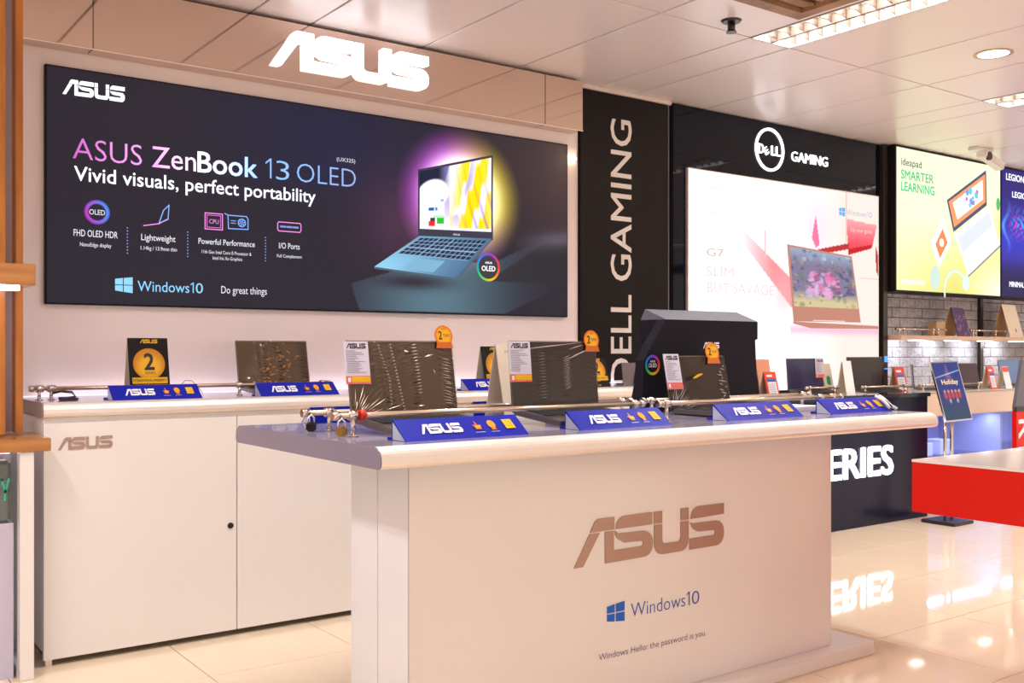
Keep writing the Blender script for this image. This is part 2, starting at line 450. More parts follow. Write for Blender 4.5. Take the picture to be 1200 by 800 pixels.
# ceiling troffers with louvre blades; each carries its own lamp
M_tube = mat('lit_tube', (0.9, 0.9, 0.9), 0.4, emit=(1.0, 0.92, 0.84), strength=2)
M_housing = mat('troffer_housing', (0.45, 0.42, 0.40), 0.35)
M_louvre = mat('troffer_louvre', (0.10, 0.065, 0.045), 0.45)
trof_n = 0
def troffer(x0, y0, y1, label, group=None):
    t = thing('ceiling_troffer', label, 'ceiling light', ((x0 + x0 + 0.27) / 2, (y0 + y1) / 2, CEIL), 0, group)
    x1 = x0 + 0.27; H = 0.075
    bm = bmesh.new()                     # shallow pan above the ceiling plane
    add_box(bm, x0, x0 + 0.008, y0, y1, CEIL - 0.003, CEIL + H); add_box(bm, x1 - 0.008, x1, y0, y1, CEIL - 0.003, CEIL + H)
    add_box(bm, x0, x1, y0, y0 + 0.008, CEIL - 0.003, CEIL + H); add_box(bm, x0, x1, y1 - 0.008, y1, CEIL - 0.003, CEIL + H)
    add_box(bm, x0, x1, y0, y1, CEIL + H - 0.001, CEIL + H)
    bm_link('housing', bm, M_housing, t)
    for k in (0.068, 0.202):
        box('tube', x0 + k - 0.012, x0 + k + 0.012, y0 + 0.03, y1 - 0.03, CEIL + 0.052, CEIL + 0.068, M_tube, t)
    box('spine', x0 + 0.128, x0 + 0.142, y0 + 0.01, y1 - 0.01, CEIL - 0.002, CEIL + 0.042, M_louvre, t)
    n = 16
    for r in (0, 1):
        for i in range(n):
            yy = y0 + 0.05 + (y1 - y0 - 0.1) * i / (n - 1); a = x0 + 0.010 + r * 0.132; b = a + 0.118
            prism('louvre_blade', [(0, 0.046), (0.118, 0.046), (0.118, 0.0), (0.085, 0.008), (0.033, 0.008), (0, 0.0)],
                  (a, yy - 0.002, CEIL), XV, ZV, (0, 0.004, 0), M_louvre, t)
    for k in (0.068, 0.202):
        L = bpy.data.lights.new('troffer_lamp', 'AREA'); L.shape = 'RECTANGLE'; L.size = 0.03; L.size_y = y1 - y0 - 0.02
        L.energy = TROFFER_W / 2; L.color = TROFFER_COL
        lo = bpy.data.objects.new('troffer_lamp', L); C.objects.link(lo); lo.location = (k - 0.135, 0, 0.0495); lo.parent = t
    return t
for (a, b, li) in xs:
    if not li: continue
    for j in LIGHT_ROWS:
        y0, y1 = YROWS[j]
        if 3.5 < a < 3.6 and j == 4: lab = 'long louvred ceiling light above the open brown ceiling hatch, ending nearest the white-lit wall sign'; g = None
        elif 5.4 < a < 5.6 and j == 4: lab = 'louvred ceiling light cut by the right edge, beyond the round downlight'; g = None
        else: lab = 'louvred ceiling light of the shop, overhead and behind the viewer, outside the picture'; g = 'ceiling troffers outside the picture'
        troffer(a, y0, y1, lab, g)

# round downlight
def downlight(x, y):
    t = thing('round_downlight', 'round recessed downlight with a glowing centre in the ceiling', 'ceiling light', (x, y, CEIL))
    bm = bmesh.new()
    for q in ring_pts(0.070, 0.088, 40):
        add_poly(bm, q, Vector((x, y, CEIL)), XV, -YV, -ZV, 0.0, 0.004)
    bm_link('trim_ring', bm, mat('downlight_trim', (0.62, 0.42, 0.26), 0.3, metal=0.5), t)
    bm = bmesh.new(); add_cyl(bm, (x, y, CEIL - 0.003), (x, y, CEIL - 0.001), 0.070, n=40)
    bm_link('diffuser', bm, mat('downlight_glow', (0.9, 0.8, 0.7), 0.4, emit=(1.0, 0.83, 0.62), strength=4), t)
    for k in range(6):
        a = math.pi * k / 3
        add = bmesh.new(); add_cyl(add, (x + 0.045 * math.cos(a), y + 0.045 * math.sin(a), CEIL - 0.006), (x + 0.045 * math.cos(a), y + 0.045 * math.sin(a), CEIL - 0.003), 0.008, n=8)
        bm_link('led_bead', add, mat('downlight_bead', (0.9, 0.8, 0.7), 0.4, emit=(1.0, 0.93, 0.80), strength=9), t)
    L = bpy.data.lights.new('downlight_lamp', 'AREA'); L.shape = 'DISK'; L.size = 0.13; L.energy = DOWNLIGHT_W; L.color = (1.0, 0.74, 0.48)
    lo = bpy.data.objects.new('downlight_lamp', L); C.objects.link(lo); lo.location = (0, 0, -0.01); lo.parent = t
downlight(4.70, 2.555)

# sprinkler head
t = thing('sprinkler_head', 'small dark fire sprinkler hanging from the ceiling', 'sprinkler', (3.32, 2.964, CEIL))
bm = bmesh.new(); add_cyl(bm, (3.32, 2.964, CEIL - 0.008), (3.32, 2.964, CEIL), 0.038, 0.045, 24); bm_link('rosette', bm, M_steelblk, t)
cyl('stem', (3.32, 2.964, CEIL - 0.045), (3.32, 2.964, CEIL - 0.008), 0.012, M_steelblk, t)
bm = bmesh.new(); add_cyl(bm, (3.32, 2.964, CEIL - 0.052), (3.32, 2.964, CEIL - 0.045), 0.024, 0.02, 12); bm_link('deflector', bm, M_steelblk, t)
for s in (-1, 1):
    box('yoke_arm', 3.32 + s * 0.018 - 0.003, 3.32 + s * 0.018 + 0.003, 2.961, 2.967, CEIL - 0.046, CEIL - 0.006, M_steelblk, t)

# brown hatch / cassette hanging from the ceiling, near corner in view
M_hatch = mat('brown_hatch', (0.22, 0.11, 0.05), 0.5, noise=(6, (0.42, 0.24, 0.13), (1, 1, 1)))
t = thing('ceiling_hatch', 'brown square air-vent frame hanging below the ceiling beside the long louvred light', 'ceiling vent', (3.1, 2.3, CEIL))
x1, y1, x0, y0 = 3.46, 2.72, 2.62, 1.92
bm = bmesh.new()
add_box(bm, x0, x1, y1 - 0.06, y1, CEIL - 0.035, CEIL - 0.0005); add_box(bm, x1 - 0.06, x1, y0, y1 - 0.0605, CEIL - 0.035, CEIL - 0.0005)
add_box(bm, x0, x0 + 0.06, y0, y1 - 0.0605, CEIL - 0.035, CEIL - 0.0005); add_box(bm, x0 + 0.0605, x1 - 0.0605, y0, y0 + 0.06, CEIL - 0.035, CEIL - 0.0005)
bm_link('frame', bm, M_hatch, t)
for k in range(8):
    yy = y0 + 0.09 + k * 0.083
    box('slat', x0 + 0.062, x1 - 0.062, yy, yy + 0.05, CEIL - 0.02, CEIL - 0.012, M_hatch, t)
box('backing', x0 + 0.061, x1 - 0.061, y0 + 0.061, y1 - 0.061, CEIL - 0.004, CEIL - 0.001, M_hatch, t)

# ------------------------------------------------------------------ structure: walls
o = box('wall_back', -4, 6.13, W_Y + 0.012, W_Y + 0.10, 0, CEIL, M_plaster); tag(o, kind='structure')
o = box('wall_right', 6.13, 11.5, 4.262, 4.36, 0, CEIL, mat('mortar', (0.16, 0.14, 0.15), 0.7)); tag(o, kind='structure')
wall_right = o
# glossy white backing panel that carries the big lightbox
o = box('trim_1', 0.30, 3.449, W_Y, W_Y + 0.012, 0.0, 2.225, M_wall, bevel=0.002); tag(o, kind='structure')
# bricks of the right wall
bw, bh, bd = 0.190, 0.0715, 0.012
bmes = []
for k in range(4):
    bm = bmesh.new(); add_box(bm, 0.002, bw - 0.002, 0, bd + 0.002 * k, 0.002, bh - 0.002, 0.003, 1)
    me = bpy.data.meshes.new('brick'); bmesh.ops.recalc_face_normals(bm, faces=bm.faces); bm.to_mesh(me); bm.free(); me.materials.append(M_brick); bmes.append(me)
for j in range(10):
    for i in range(13):
        o = bpy.data.objects.new('brick', random.choice(bmes)); C.objects.link(o)
        o.location = (6.16 + (0.095 if j % 2 else 0) + i * bw, 4.25 - random.random() * 0.004, 0.795 + j * bh); o.parent = wall_right
# dark vertical post in the brick wall
t = thing('wall_post', 'thin dark vertical post on the brick wall', 'post', (7.60, 4.235, 0.79))
box('post', 7.575, 7.615, 4.22, 4.246, 0.79, 2.46, M_steelblk, t)

# mirror fascia above the big lightbox, three panels
t = thing('sign_fascia', 'bronze mirrored fascia over the large dark lightbox', 'fascia', (2.05, 4.05, 2.20))
for a, b in ((0.30, 0.969), (0.972, 3.149), (3.152, 3.399)):
    box('panel', a, b, 4.05, W_Y - 0.002, 2.203, 2.458, M_fascia, t, bevel=0.0015)
box('lower_trim', 0.30, 3.399, 4.047, 4.0495, 2.199, 2.2028, M_edge, t)
box('shadow_gap', 0.30, 3.38, 4.09, W_Y - 0.001, 2.4585, CEIL - 0.001, M_dark, t)
M_lit = mat('lit_letters', (0.9, 0.9, 0.95), 0.3, emit=(0.92, 0.93, 1.0), strength=2.0)
t = thing('illuminated_sign', 'white glowing four letter brand sign on the mirrored fascia', 'sign', (2.07, 4.04, 2.25))
emblem('letters', (1.682, 4.05, 2.262), 0.765, 0.157, M_lit, t, off=0.002, depth=0.022)

# ------------------------------------------------------------------ big lightbox
X0, X1, Z0, Z1 = 0.822, 3.354, 1.237, 2.133
box_t = thing('wall_lightbox', 'wide dark lightbox advertising a thin notebook on the white wall', 'lightbox', (2.09, W_Y, 1.237))
box('housing', X0 - 0.006, X1 + 0.006, W_Y - 0.024, W_Y - 0.0005, Z0 - 0.006, Z1 + 0.006, M_blackp, box_t, bevel=0.002)
YP = W_Y - 0.0245
def inpoly(x, z, P):
    ins = np.zeros(len(x), bool); n = len(P)
    for i in range(n):
        ax, az = P[i]; bx, bz = P[(i + 1) % n]
        c = ((az > z) != (bz > z)) & (x < (bx - ax) * (z - az) / (bz - az + 1e-12) + ax); ins ^= c
    return ins
def poster(S, T):
    x = X0 + S * (X1 - X0); z = Z0 + T * (Z1 - Z0)
    c = np.zeros((len(x), 3)); c[:] = (0.155, 0.135, 0.175)
    c = mixc(c, (0.14, 0.14, 0.26), np.exp(-((x - 2.0) / 0.45) ** 2 - ((z - 1.98) / 0.25) ** 2) * 0.8)
    c = mixc(c, (0.30, 0.22, 0.22), np.clip((x - 2.7) / 0.6, 0, 1) * np.clip((z - 1.4) / 0.5, 0, 1) * 0.9)
    c = mixc(c, (0.33, 0.19, 0.30), np.exp(-((x - 2.35) / 0.20) ** 2 - ((z - 1.66) / 0.22) ** 2) * 0.7)
    # floating slab the notebook hovers over
    sl = inpoly(x, z, [(2.097, 1.36), (2.40, 1.45), (2.9, 1.50), (3.13, 1.60), (3.354, 1.645), (3.354, 1.40), (2.95, 1.24), (2.14, 1.237)])
    c = np.where(sl[:, None], mixc(c, (0.36, 0.50, 0.56), 0.85 * np.exp(-((x - 2.55) / 0.42) ** 2) * (1 - 0.9 * np.exp(-((x - 2.42) / 0.20) ** 2 - ((z - 1.38) / 0.035) ** 2))), c)
    sl2 = inpoly(x, z, [(2.85, 1.40), (3.354, 1.40), (3.354, 1.60), (3.22, 1.62)])
    c = np.where(sl2[:, None], mixc(c, (0.16, 0.15, 0.17), 0.75 + 0 * x), c)
    c = mixc(c, (0.45, 0.42, 0.50), 0.55 * np.exp(-((z - (1.60 + (x - 3.0) * 0.12)) / 0.045) ** 2) * np.clip((x - 3.0) / 0.25, 0, 1))
    # halo round the notebook
    dx = x - 2.69; dz = z - 1.79; d = np.sqrt((dx / 1.0) ** 2 + (dz / 0.98) ** 2)
    k = np.clip(1 - (d - 0.20) / 0.17, 0, 1) ** 1.25
    side = np.clip((dx + 0.10) / 0.30, 0, 1)[:, None]; low = np.clip((-dz - 0.05) / 0.25, 0, 1)[:, None]
    h = np.array([0.80, 0.25, 0.85]) * (1 - side) + np.array([0.98, 0.85, 0.15]) * side
    h = h * (1 - low) + np.array([0.92, 0.60, 0.80]) * low
    h = 1.15 * h * (1 - k[:, None] ** 2 * 0.7) + 1.2 * k[:, None] ** 2 * 0.7
    kk = k * (1 - np.clip((-dz - 0.20) / 0.12, 0, 1) * np.clip((0.15 - dx) / 0.2, 0, 1))
    return mixc(c, (0, 0, 0), kk) + h * kk[:, None]
print_grid('poster_face', [(X0, YP, Z0), (X1, YP, Z0), (X1, YP, Z1), (X0, YP, Z1)], 380, 134, poster, M_vE, box_t)

G_white = glow('poster_white', (0.95, 0.96, 1.0), 1.25)
G_soft = glow('poster_soft_white', (0.85, 0.87, 0.95), 0.85)
G_blue = glow('poster_blue', (0.22, 0.42, 1.0), 1.0)
G_pink = glow('poster_pink', (0.95, 0.28, 0.80), 0.95)
G_sky = glow('poster_sky', (0.25, 0.62, 1.0), 1.0)
G_dots = glow('poster_dots', (0.25, 0.35, 0.85), 0.8)
def ramp_glow(name, stops, strength):
    m = bpy.data.materials.new(name); m.use_nodes = True; nt = m.node_tree; b = nt.nodes['Principled BSDF']
    tc = nt.nodes.new('ShaderNodeTexCoord'); sp = nt.nodes.new('ShaderNodeSeparateXYZ'); r = nt.nodes.new('ShaderNodeValToRGB')
    nt.links.new(tc.outputs['Generated'], sp.inputs[0]); nt.links.new(sp.outputs[0], r.inputs[0])
    el = r.color_ramp.elements
    while len(el) < len(stops): el.new(0.5)
    for e, (p, c) in zip(el, stops): e.position = p; e.color = (*c, 1)
    b.inputs['Base Color'].default_value = (0.01, 0.01, 0.01, 1)
    nt.links.new(r.outputs[0], b.inputs['Emission Color']); b.inputs['Emission Strength'].default_value = strength
    return m
R_a = ramp_glow('headline_pink', [(0, (0.55, 0.10, 0.50)), (1, (0.85, 0.35, 0.85))], 1.1)
R_b = ramp_glow('headline_mid', [(0, (0.90, 0.35, 0.90)), (1, (1.0, 0.80, 1.0))], 1.2)
R_c = ramp_glow('headline_white', [(0, (0.98, 0.95, 1.0)), (1, (0.30, 0.55, 1.0))], 1.3)
R_d = ramp_glow('headline_blue', [(0, (0.25, 0.50, 1.0)), (1, (0.30, 0.40, 0.80))], 1.0)
R_c2 = glow('headline_sky', (0.28, 0.52, 1.0), 1.0)
def pt(name, s, x0, x1, z0, z1, m, bold=0.0, par=None, y=YP):
    return text(name, s, (x0, y, z0), x1 - x0, z1 - z0, m, par or box_t, bold=bold)
emblem('brand_emblem', (0.877, YP, 2.033), 0.230, 0.060, G_white, box_t)
pt('headline', 'ASUS', 0.914, 1.173, 1.791, 1.874, R_a, -0.008)
pt('headline', 'Zen', 1.212, 1.390, 1.791, 1.876, R_b, 0.004)
pt('headline', 'Book', 1.396, 1.654, 1.791, 1.876, R_c, 0.02)
pt('headline', '3', 1.738, 1.798, 1.793, 1.878, R_c2, -0.012)
polys('headline', [[(1.710, 1.795), (1.717, 1.795), (1.717, 1.880), (1.710, 1.880)], [(1.690, 1.862), (1.710, 1.880), (1.710, 1.871), (1.690, 1.854)]], (0, YP, 0), XV, ZV, R_c2, box_t)
pt('headline', 'OLED', 1.834, 2.120, 1.793, 1.878, R_d, -0.014)
pt('model_code', '(UX325)', 2.025, 2.117, 1.905, 1.922, G_soft, 0.0)
pt('tagline', 'Vivid visuals, perfect portability', 0.919, 1.922, 1.708, 1.764, G_white, 0.012)
pt('feature_text', 'FHD OLED HDR', 0.917, 1.080, 1.495, 1.521, G_soft, 0.01)
pt('feature_text', 'NanoEdge display', 0.940, 1.056, 1.457, 1.472, G_soft, 0.005)
pt('feature_text', 'Lightweight', 1.170, 1.306, 1.495, 1.520, G_soft, 0.01)
pt('feature_text', '1.14kg / 13.9mm thin', 1.168, 1.312, 1.457, 1.472, G_soft, 0.005)
pt('feature_text', 'Powerful Performance', 1.400, 1.642, 1.495, 1.519, G_soft, 0.01)
pt('feature_text', '11th Gen Intel Core i5 Processor &', 1.414, 1.627, 1.457, 1.471, G_soft, 0.003)
pt('feature_text', 'Intel Iris Xe Graphics', 1.460, 1.586, 1.433, 1.447, G_soft, 0.003)
pt('feature_text', 'I/O Ports', 1.751, 1.847, 1.497, 1.522, G_soft, 0.01)
pt('feature_text', 'Full Complement', 1.742, 1.857, 1.458, 1.472, G_soft, 0.003)
windows_ten((1.156, YP, 1.291), 0.263, 0.042, G_sky, box_t)
pt('slogan_text', 'Do great things', 1.496, 1.696, 1.294, 1.325, G_soft, 0.0)
flag('window_flag', (1.070, YP, 1.282), 0.067, 0.063, G_sky, box_t)
for xx in (1.117, 1.356, 1.690):
    polys('dotted_divider', [[(-0.0025, k * 0.0125), (0.0025, k * 0.0125), (0.0025, k * 0.0125 + 0.005), (-0.0025, k * 0.0125 + 0.005)] for k in range(9)], (xx, YP, 1.437), XV, ZV, G_dots, box_t)
def pinkblue(A, Q):
    k = (0.5 + 0.5 * np.cos(A - 0.3))[:, None]; e = (1 - np.abs(Q - 0.8) / 0.25).clip(0, 1)[:, None]
    return (np.array([.75, .25, .8]) * (1 - k) + np.array([.35, .55, .98]) * k) * (0.25 + 0.9 * e)
disc_print('oled_ring', (1.003, YP, 1.592), 0.049, pinkblue, M_vE, box_t, r0=0.031)
pt('ring_text', 'OLED', 0.974, 1.032, 1.582, 1.602, G_soft, 0.01)
def outline(pts, w):
    out = []; n = len(pts)
    for i in range(n - 1):
        (ax, ay), (bx, by) = pts[i], pts[i + 1]; L = math.hypot(bx - ax, by - ay); nx, ny = -(by - ay) / L * w / 2, (bx - ax) / L * w / 2
        ex, ey = (bx - ax) / L * w / 2, (by - ay) / L * w / 2
        out.append([(ax - ex + nx, ay - ey + ny), (ax - ex - nx, ay - ey - ny), (bx + ex - nx, by + ey - ny), (bx + ex + nx, by + ey + ny)])
    return out
O0 = (0, YP, 0)
polys('thin_laptop_icon', outline([(1.180, 1.553), (1.240, 1.565), (1.272, 1.585)], 0.004), O0, XV, ZV, G_pink, box_t)
polys('thin_laptop_icon', outline([(1.240, 1.567), (1.258, 1.62), (1.280, 1.643), (1.276, 1.585), (1.240, 1.567)], 0.004), O0, XV, ZV, G_blue, box_t)
polys('chip_icon', outline([(1.428, 1.558), (1.501, 1.558), (1.501, 1.624), (1.428, 1.624), (1.428, 1.558)], 0.004) + outline([(1.436, 1.566), (1.493, 1.566), (1.493, 1.616), (1.436, 1.616), (1.436, 1.566)], 0.002), O0, XV, ZV, G_pink, box_t)
pt('chip_text', 'CPU', 1.445, 1.485, 1.582, 1.600, G_pink, 0.0)
polys('graphics_card_icon', outline([(1.512, 1.628), (1.525, 1.622), (1.605, 1.622), (1.612, 1.612), (1.612, 1.568), (1.527, 1.566), (1.525, 1.622)], 0.004)
      + outline([(1.538, 1.600), (1.558, 1.600)], 0.003) + outline([(1.538, 1.590), (1.558, 1.590)], 0.003), O0, XV, ZV, G_blue, box_t)
polys('fan_icon', ring_pts(0.014, 0.018, 20) + [[(0, 0), (0.013 * math.cos(a), 0.013 * math.sin(a)), (0.013 * math.cos(a + .5), 0.013 * math.sin(a + .5))] for a in [0, 1.05, 2.1, 3.14, 4.2, 5.25]], (1.585, YP, 1.594), XV, ZV, G_blue, box_t)
polys('port_icon', outline([(1.750, 1.572), (1.848, 1.572), (1.853, 1.58), (1.853, 1.604), (1.848, 1.611), (1.750, 1.611), (1.745, 1.604), (1.745, 1.58), (1.750, 1.572)], 0.004), O0, XV, ZV, G_pink, box_t)
polys('port_icon', outline([(1.760, 1.592), (1.780, 1.592)], 0.008) + outline([(1.790, 1.592), (1.808, 1.592)], 0.008) + outline([(1.818, 1.592), (1.838, 1.592)], 0.008), O0, XV, ZV, G_dots, box_t)

# pictured notebook (flat print)
YQ = YP - 0.001
def screen_art(S, T):
    c = np.zeros((len(S), 3)); c[:] = (0.92, 0.90, 0.96)
    w = np.sin(S * 13 + T * 5 + 2 * np.sin(T * 4)) + 0.6 * np.sin(S * 31 - T * 9)
    c = mixc(c, (0.30, 0.22, 0.70), np.clip((w - 0.3) * 2, 0, 1) * np.clip(1 - np.abs(S - 0.5) / 0.28, 0, 1) * np.clip(T * 1.3, 0, 1))
    v = np.sin(S * 22 - T * 7 + 1) + 0.5 * np.sin(S * 47 + T * 3)
    yel = np.clip((S - 0.38 - (T - 0.5) * 0.15) * 6, 0, 1) * np.clip(v * 1.6 + 0.9, 0, 1)
    c = mixc(c, (1.0, 0.84, 0.02), yel * np.clip(1.2 - np.abs(S - 0.75) / 0.4, 0, 1))
    c = mixc(c, (0.98, 0.55, 0.05), 0.6 * np.clip(np.sin(S * 60 + T * 10) - 0.6, 0, 1) * yel)
    c = mixc(c, (0.45, 0.25, 0.75), np.clip((np.sin(S * 41 + T * 13)) - 0.5, 0, 1) * np.clip((S - 0.5) * 3, 0, 1) * np.clip(1.2 - T * 1.5, 0, 1))
    wh = np.clip(1 - ((S - 0.18) ** 2 / 0.05 + (T - 0.60) ** 2 / 0.06), 0, 1) * 4
    c = mixc(c, (0.10, 0.11, 0.22), np.clip((0.42 - S) * 6, 0, 1) * np.clip((T - 0.55) * 5, 0, 1))
    c = mixc(c, (0.98, 0.98, 1.0), wh)
    menu = (S < 0.33) & (T < 0.62); c[menu] = (0.97, 0.98, 1.0)
    for (a, b, q, r, col) in ((.12, .19, .30, .37, (.1, .35, .7)), (.20, .24, .30, .37, (.2, .55, .7)), (.12, .21, .05, .14, (.85, .15, .12)), (.23, .33, .09, .19, (.15, .7, .2)), (.18, .33, .19, .24, (.7, .9, .7)),
                               (.14, .21, .14, .19, (.2, .2, .25)), (.18, .30, .42, .56, (.86, .88, .93)), (.28, .33, .45, .50, (.6, .65, .85))):
        q_ = (S > a) & (S < b) & (T > q) & (T < r); c[q_] = col
    bar = T < 0.035; c[bar] = (0.93, 0.95, 0.98)
    return c * 1.05
sBL, sBR, sTR, sTL = (2.455, 1.599), (2.871, 1.615), (2.871, 2.020), (2.455, 1.905)
polys('pictured_lid', [[(2.447, 1.59), (2.879, 1.605), (2.879, 2.029), (2.447, 1.911)]], (0, YQ + 0.001, 0), XV, ZV, glow('pictured_lid', (0.02, 0.02, 0.05), 1), box_t, off=0.0008)
print_grid('pictured_screen', [(2.456, YQ - 0.001, 1.632), (2.868, YQ - 0.001, 1.645), (2.868, YQ - 0.001, 2.014), (2.456, YQ - 0.001, 1.902)], 90, 70, screen_art, M_vE, box_t)
def deck_art(S, T):
    c = np.zeros((len(S), 3)); c[:] = (0.42, 0.60, 0.72)
    c = mixc(c, (0.55, 0.78, 0.90), (1 - S) * (1 - T) * 1.2)
    c = mixc(c, (0.20, 0.30, 0.45), np.clip(S * 1.2 - 0.3, 0, 1) * 0.6)
    kb = (T > 0.42) & (T < 0.95) & (S > 0.04) & (S < 0.96)
    row = ((T - 0.42) / 0.53 * 5) % 1; col = ((S - 0.04) / 0.92 * 14) % 1
    key = kb & (row > 0.18) & (col > 0.15); c[kb] = (0.55, 0.68, 0.80); c[key] = (0.12, 0.17, 0.28)
    tp = (T > 0.05) & (T < 0.36) & (S > 0.32) & (S < 0.68); c[tp] = (0.48, 0.68, 0.80)
    return c
print_grid('pictured_keyboard', [(2.214, YQ, 1.440), (2.659, YQ, 1.407), (2.868, YQ, 1.612), (2.455, YQ, 1.598)], 112, 60, deck_art, M_vE, box_t)
polys('pictured_edge', [[(2.214, 1.440), (2.212, 1.431), (2.657, 1.396), (2.662, 1.405)], [(2.659, 1.407), (2.659, 1.398), (2.872, 1.604), (2.868, 1.612)]], (0, YQ, 0), XV, ZV, glow('pictured_edge', (0.05, 0.09, 0.13), 1), box_t)
pt('bezel_text', 'ASUS', 2.640, 2.680, 1.614, 1.622, G_soft, 0.02, y=YQ - 0.002)
disc_print('round_badge', (2.849, YQ - 0.001, 1.469), 0.070, rainbow, M_vE, box_t, r0=0.058)
polys('badge_disc', [[(0.058 * math.cos(a), 0.058 * math.sin(a)) for a in [2 * math.pi * k / 32 for k in range(32)]]], (2.849, YQ - 0.001, 1.469), XV, ZV, glow('badge_black', (0.02, 0.02, 0.03), 1), box_t)
pt('badge_text', 'OLED', 2.808, 2.890, 1.450, 1.475, G_white, 0.02, y=YQ - 0.003)
pt('badge_text', 'ASUS', 2.828, 2.870, 1.486, 1.496, G_white, 0.02, y=YQ - 0.003)

# ------------------------------------------------------------------ black pillar with vertical lettering
t = thing('lettered_pillar', 'matt black wall pillar with tall upright white lettering', 'pillar', (3.775, 4.15, 0))
box('panel', 3.452, 4.10, 4.132, W_Y + 0.011, 0.0, CEIL - 0.022, M_blackp, t)
box('top_trim', 3.420, 4.115, 4.120, W_Y + 0.011, CEIL - 0.0215, CEIL - 0.001, mat('pale_trim', (0.75, 0.62, 0.56), 0.3), t)
text('lettering', 'DELL GAMING', (3.815, 4.132, 0.868), 1.455, 0.152, M_offwhite, t, R=ZV, U=-XV, bold=0.012, off=0.001)

# ------------------------------------------------------------------ gloss black wall with white lightbox
t = thing('black_sign_wall', 'gloss black glass wall panel above and around the white lightbox', 'wall panel', (5.1, 4.15, 0.79))
box('glass_panel', 4.135, 6.118, 4.128, W_Y + 0.011, 0.80, CEIL - 0.006, M_glassblack, t, bevel=0.002)
box('side_post', 6.119, 6.170, 4.10, 4.24, 0.80, CEIL - 0.006, M_steelblk, t)
box('blue_reflection', 6.128, 6.160, 4.094, 4.0995, 0.98, 1.02, glow('blue_reflection', (0.05, 0.25, 1.0), 1.6), t)  # blue reflections on the dark post, drawn as glowing patches
box('blue_reflection', 6.128, 6.160, 4.094, 4.0995, 0.93, 0.938, glow('blue_reflection', (0.05, 0.25, 1.0), 1.6), t)
YG = 4.127
t = thing('round_logo_sign', 'glowing white ring sign with brand letters and GAMING beside it', 'sign', (5.18, 4.12, 2.3))
polys('ring', ring_pts(0.118, 0.134, 56), (4.966, YG, 2.300), XV, ZV, M_lit, t, off=0.001, depth=0.008)
text('letter', 'D', (4.866, YG, 2.270), 0.044, 0.058, M_lit, t, bold=0.008, depth=0.006)
a = math.radians(35)
text('letter', 'E', (4.934, YG, 2.262), 0.034, 0.046, M_lit, t, R=Vector((math.cos(a), 0, math.sin(a))), U=Vector((-math.sin(a), 0, math.cos(a))), bold=0.008, depth=0.006)
text('letter', 'LL', (4.984, YG, 2.270), 0.080, 0.058, M_lit, t, bold=0.008, depth=0.006)
text('lettering', 'GAMING', (5.175, YG, 2.255), 0.364, 0.062, M_lit, t, bold=0.0, depth=0.006)

DX0, DX1, DZ0, DZ1 = 4.243, 6.075, 0.81, 2.105
t = thing('white_lightbox', 'bright white lightbox picturing a gaming laptop with red blocks', 'lightbox', (5.18, 4.12, 0.81))
box('frame', DX0 - 0.006, DX1 + 0.006, 4.110, 4.1275, DZ0, DZ1 + 0.006, M_edge, t)
YD = 4.1095
def dposter(S, T):
    x = DX0 + S * (DX1 - DX0); z = DZ0 + T * (DZ1 - DZ0)
    c = np.zeros((len(x), 3)); c[:] = (1.08, 1.06, 1.08)
    k = np.clip((x - 4.9) / 0.8, 0, 1); c = mixc(c, (0.97, 0.87, 0.83), k * 0.9)
    c = mixc(c, (0.92, 0.80, 0.90), 0.5 * np.exp(-((x - 5.40) / 0.16) ** 2 - ((z - 1.85) / 0.2) ** 2))
    band = inpoly(x, z, [(4.62, 1.77), (4.72, 1.78), (5.17, 1.50), (5.17, 1.32), (5.0, 1.46)])
    c = np.where(band[:, None], mixc(c, (0.95, 0.48, 0.50), 0.9 * np.clip((x - 4.6) / 0.4, 0, 1)), c)
    c = mixc(c, (0.96, 0.70, 0.72), 0.6 * np.exp(-((x - 5.08) / 0.12) ** 2 - ((z - 1.42) / 0.16) ** 2))
    bl = inpoly(x, z, [(5.72, 1.93), (6.06, 1.91), (6.0, 1.75), (5.74, 1.70)])
    c = np.where(bl[:, None], mixc(c, (0.93, 0.22, 0.30), 0.35 + 0.65 * np.clip((1.93 - z) / 0.2, 0, 1)), c)
    for P_, col in (([(5.42, 1.71), (5.75, 1.77), (5.75, 1.73), (5.46, 1.68)], (0.72, 0.18, 0.20)), ([(5.74, 1.73), (6.0, 1.775), (6.0, 1.75), (5.74, 1.69)], (0.75, 0.1, 0.12)),
                    ([(6.04, 1.78), (6.075, 1.70), (6.075, 1.56), (6.05, 1.60)], (0.70, 0.15, 0.15)), ([(5.36, 1.78), (5.40, 1.93), (5.44, 1.74), (5.40, 1.72)], (0.93, 0.45, 0.62)),
                    ([(4.90, 1.60), (4.905, 1.80), (4.915, 1.80), (4.912, 1.60)], (0.96, 0.72, 0.76))):
        c[inpoly(x, z, P_)] = col
    seam = (np.abs(x - 5.72) < 0.006) & (z > 1.77) | (np.abs(z - 1.545) < 0.004) & (x > 5.87)
    c[seam] = (0.86, 0.76, 0.74)
    c = mixc(c, (0.95, 0.62, 0.78), 0.6 * np.exp(-((z - 1.19) / 0.03) ** 2) * ((x > 5.15)))
    return c
print_grid('picture_face', [(DX0, YD, DZ0), (DX1, YD, DZ0), (DX1, YD, DZ1), (DX0, YD, DZ1)], 260, 180, dposter, M_vE, t)
